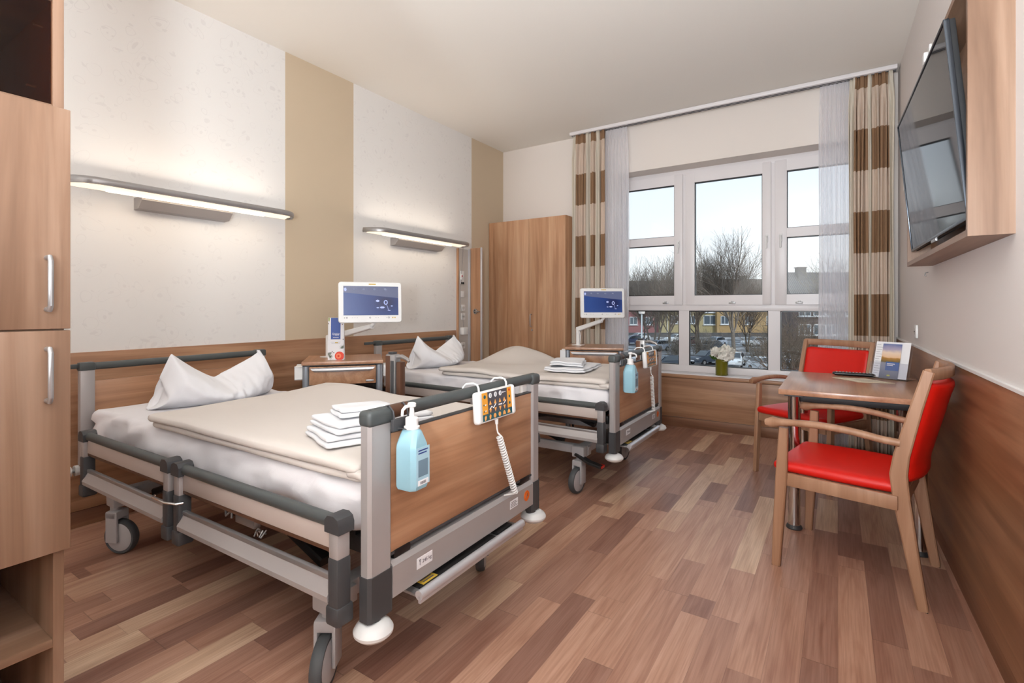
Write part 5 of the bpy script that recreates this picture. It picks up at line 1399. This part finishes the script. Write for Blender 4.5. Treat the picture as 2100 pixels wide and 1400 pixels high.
# ---- shrubs, leafless
def shrub_mesh(seed, H, n, mat):
    random.seed(seed); vs = []; fs = []
    for k in range(n):
        a = random.uniform(0, 2 * pi); p = Vector((random.uniform(-.5, .5), random.uniform(-.4, .4), 0)) * 1.6; L = H * random.uniform(.6, 1.05)
        d = Vector((cos(a) * .45, sin(a) * .45, 1)).normalized()
        def run(p, d, L, r, lv):
            q = p
            for i in range(4):
                d = (d + Vector((random.uniform(-1, 1), random.uniform(-1, 1), random.uniform(-.5, .45))) * .30).normalized(); q2 = q + d * L / 4
                e1 = d.orthogonal().normalized(); e2 = d.cross(e1); o = len(vs)
                for c, rr_ in ((q, r), (q2, r * .85)):
                    for m_ in range(3): vs.append((c + (e1 * cos(m_ * 2.094) + e2 * sin(m_ * 2.094)) * rr_)[:])
                for m_ in range(3): j = (m_ + 1) % 3; fs.append((o + m_, o + j, o + 3 + j, o + 3 + m_))
                if lv < 2:
                    sd = Vector((random.uniform(-1, 1), random.uniform(-1, 1), random.uniform(-.1, .9))).normalized(); run(q2, (d * .5 + sd).normalized(), L * .45, r * .6, lv + 1)
                q = q2
        run(p, d, L, .022, 0)
    me = bpy.data.meshes.new('leafless_shrub'); me.from_pydata(vs, [], fs); me.materials.append(mat); return me
SMs = [shrub_mesh(5, 3.6, 60, plain('twig_brown', (104, 92, 80), .9, spec=.1)), shrub_mesh(8, 2.6, 45, plain('twig_grey', (112, 106, 98), .9, spec=.1))]
def shrub(u, d, mi, sc, rz, label):
    x, y = at(u, d); o = bpy.data.objects.new('leafless_shrub', SMs[mi]); C.objects.link(o); o.location = (x, y, GZ - .05); o.rotation_euler = (0, 0, rz); o.scale = (sc,) * 3; tag(o, label, 'shrub', 'leafless shrubs outside')
shrub(1625, 34, 0, 1.15, 0, 'tall tangled leafless shrub in the lower right window')
shrub(1668, 38, 0, 1.2, 2, 'tangled leafless shrub farthest right behind the red chair')
shrub(1590, 56, 0, .9, 4, 'leafless shrub left of the tangled one, by the window post')
shrub(1560, 52, 1, .9, 1, 'low leafless shrub behind the vase to the right')
shrub(1440, 60, 1, 1.0, 3, 'low leafless shrub between cars at the left of the vase')
shrub(1385, 58, 1, .9, 5, 'low leafless shrub behind the silver car')

# ---- parked cars
def make_car(col, label, u, d, rz, name='car'):
    x, y = at(u, d); t = empty(name, (x, y, GZ), RW + rz); tag(t, label, 'car', 'parked cars')
    paint = plain('car_paint', col, .22, .2, coat=.6)
    b = MB(); L = 2.05
    lower = [(-L, .34), (-L - .06, .60), (-L + .04, .82), (-1.62, .93), (-.85, .98), (1.55, .98), (L - .05, .92), (L + .04, .62), (L, .32)]
    rings = []
    for k in range(9):
        v = -1 + 2 * k / 8; yy = .84 * v; s_ = 1 - .05 * abs(v) ** 3; dz = -.05 * abs(v) ** 4
        rings.append([(x_ * s_, yy, z_ + (dz if z_ > .5 else 0)) for x_, z_ in lower])
    b.ring_loft(rings)
    up = [(-.95, .94), (-.30, 1.40), (.10, 1.46), (1.0, 1.45), (1.50, 1.25), (1.86, .95)]
    rings = [[(x_ * (1 - .04 * abs(v)), (.78 - .18 * max(0, z_ - .95) / .5) * v, z_ - .03 * abs(v) ** 3) for x_, z_ in up] for v in (-1, -.9, -.5, 0, .5, .9, 1)]
    b.ring_loft(rings); body = b.build('car_body', paint, t, smooth=50)
    b = MB()
    for s in (-1, 1):
        b.mesh([(-.72, s * .785, .98), (-.26, s * .668, 1.34), (.98, s * .655, 1.37), (1.40, s * .71, 1.20), (1.52, s * .785, .99)], [(0, 1, 2, 3, 4)])
    b.mesh([(-.93, -.66, .965), (-.93, .66, .965), (-.30, .56, 1.395), (-.30, -.56, 1.395)], [(0, 1, 2, 3)]); b.mesh([(1.80, -.62, 1.02), (1.80, .62, 1.02), (1.47, .54, 1.285), (1.47, -.54, 1.285)], [(0, 1, 2, 3)])
    for v in b.bm.verts: v.co.x += -.018 if v.co.x < 0 else .012; v.co.y *= 1.012; v.co.z += .006
    b.build('window_glass', M_carglass, body)
    for sx in (-1.28, 1.25):
        for sy in (-.78, .78):
            b = MB(); b.lathe([(.19, -.10), (.31, -.09), (.31, .09), (.19, .10)], n=20, M=Matrix.Translation((sx, sy, .31)) @ Matrix.Rotation(pi / 2, 4, 'X')); b.m(1).lathe([(.17, -.11), (.17, .11)], n=16, M=Matrix.Translation((sx, sy, .31)) @ Matrix.Rotation(pi / 2, 4, 'X')); b.build('wheel', [M_black, M_alu], t)
    for s in (-.6, .6):
        b = MB(); b.box(-2.03, -1.92, s - .17, s + .17, .64, .78, .03); b.build('headlight', M_chrome, t)
    b = MB(); b.box(-2.12, -2.05, -.26, .26, .42, .53, .005); b.build('number_plate', M_paper, t)
    return t
M_carglass = plain('car_glass', (40, 48, 56), .05, spec=1.0)
silver, white_, dark, bluec, redc = (176, 188, 206), (222, 226, 230), (58, 66, 78), (78, 88, 120), (98, 60, 68)
for (col, lb, u, d, rz) in (
    (silver, 'silver car in the lower left pane, seen from its front corner', 1346, 68, .55),
    (white_, 'white car behind the lamp post at the far left of the car park', 1309, 88, .35),
    (bluec, 'dark blue car at the left edge of the lower left pane', 1296, 80, .3),
    (white_, 'white car behind the silver one, by the garden wall', 1386, 84, .5),
    (dark, 'dark car low in the left pane with sky mirrored on its roof', 1364, 47, .3),
    (redc, 'dark red car at the left edge of the lower middle pane', 1410, 77, .5),
    (silver, 'pale silver car in the middle row, above the vase flowers', 1466, 76, .6),
    (dark, 'dark car just in front of the pale silver one', 1456, 68, .6),
    (white_, 'white car right of the big tree trunk in the middle pane', 1548, 76, .25),
    (dark, 'dark car low in the middle pane, left of the vase', 1450, 52, .45),
    (white_, 'white car partly hidden behind the vase and flowers', 1506, 50, 1.05),
    (white_, 'white car low at the right end of the middle pane', 1572, 45, 1.6),
    (silver, 'silver car low in the right pane under the shrubs', 1630, 43, 1.5)):
    make_car(col, lb, u, d, rz)
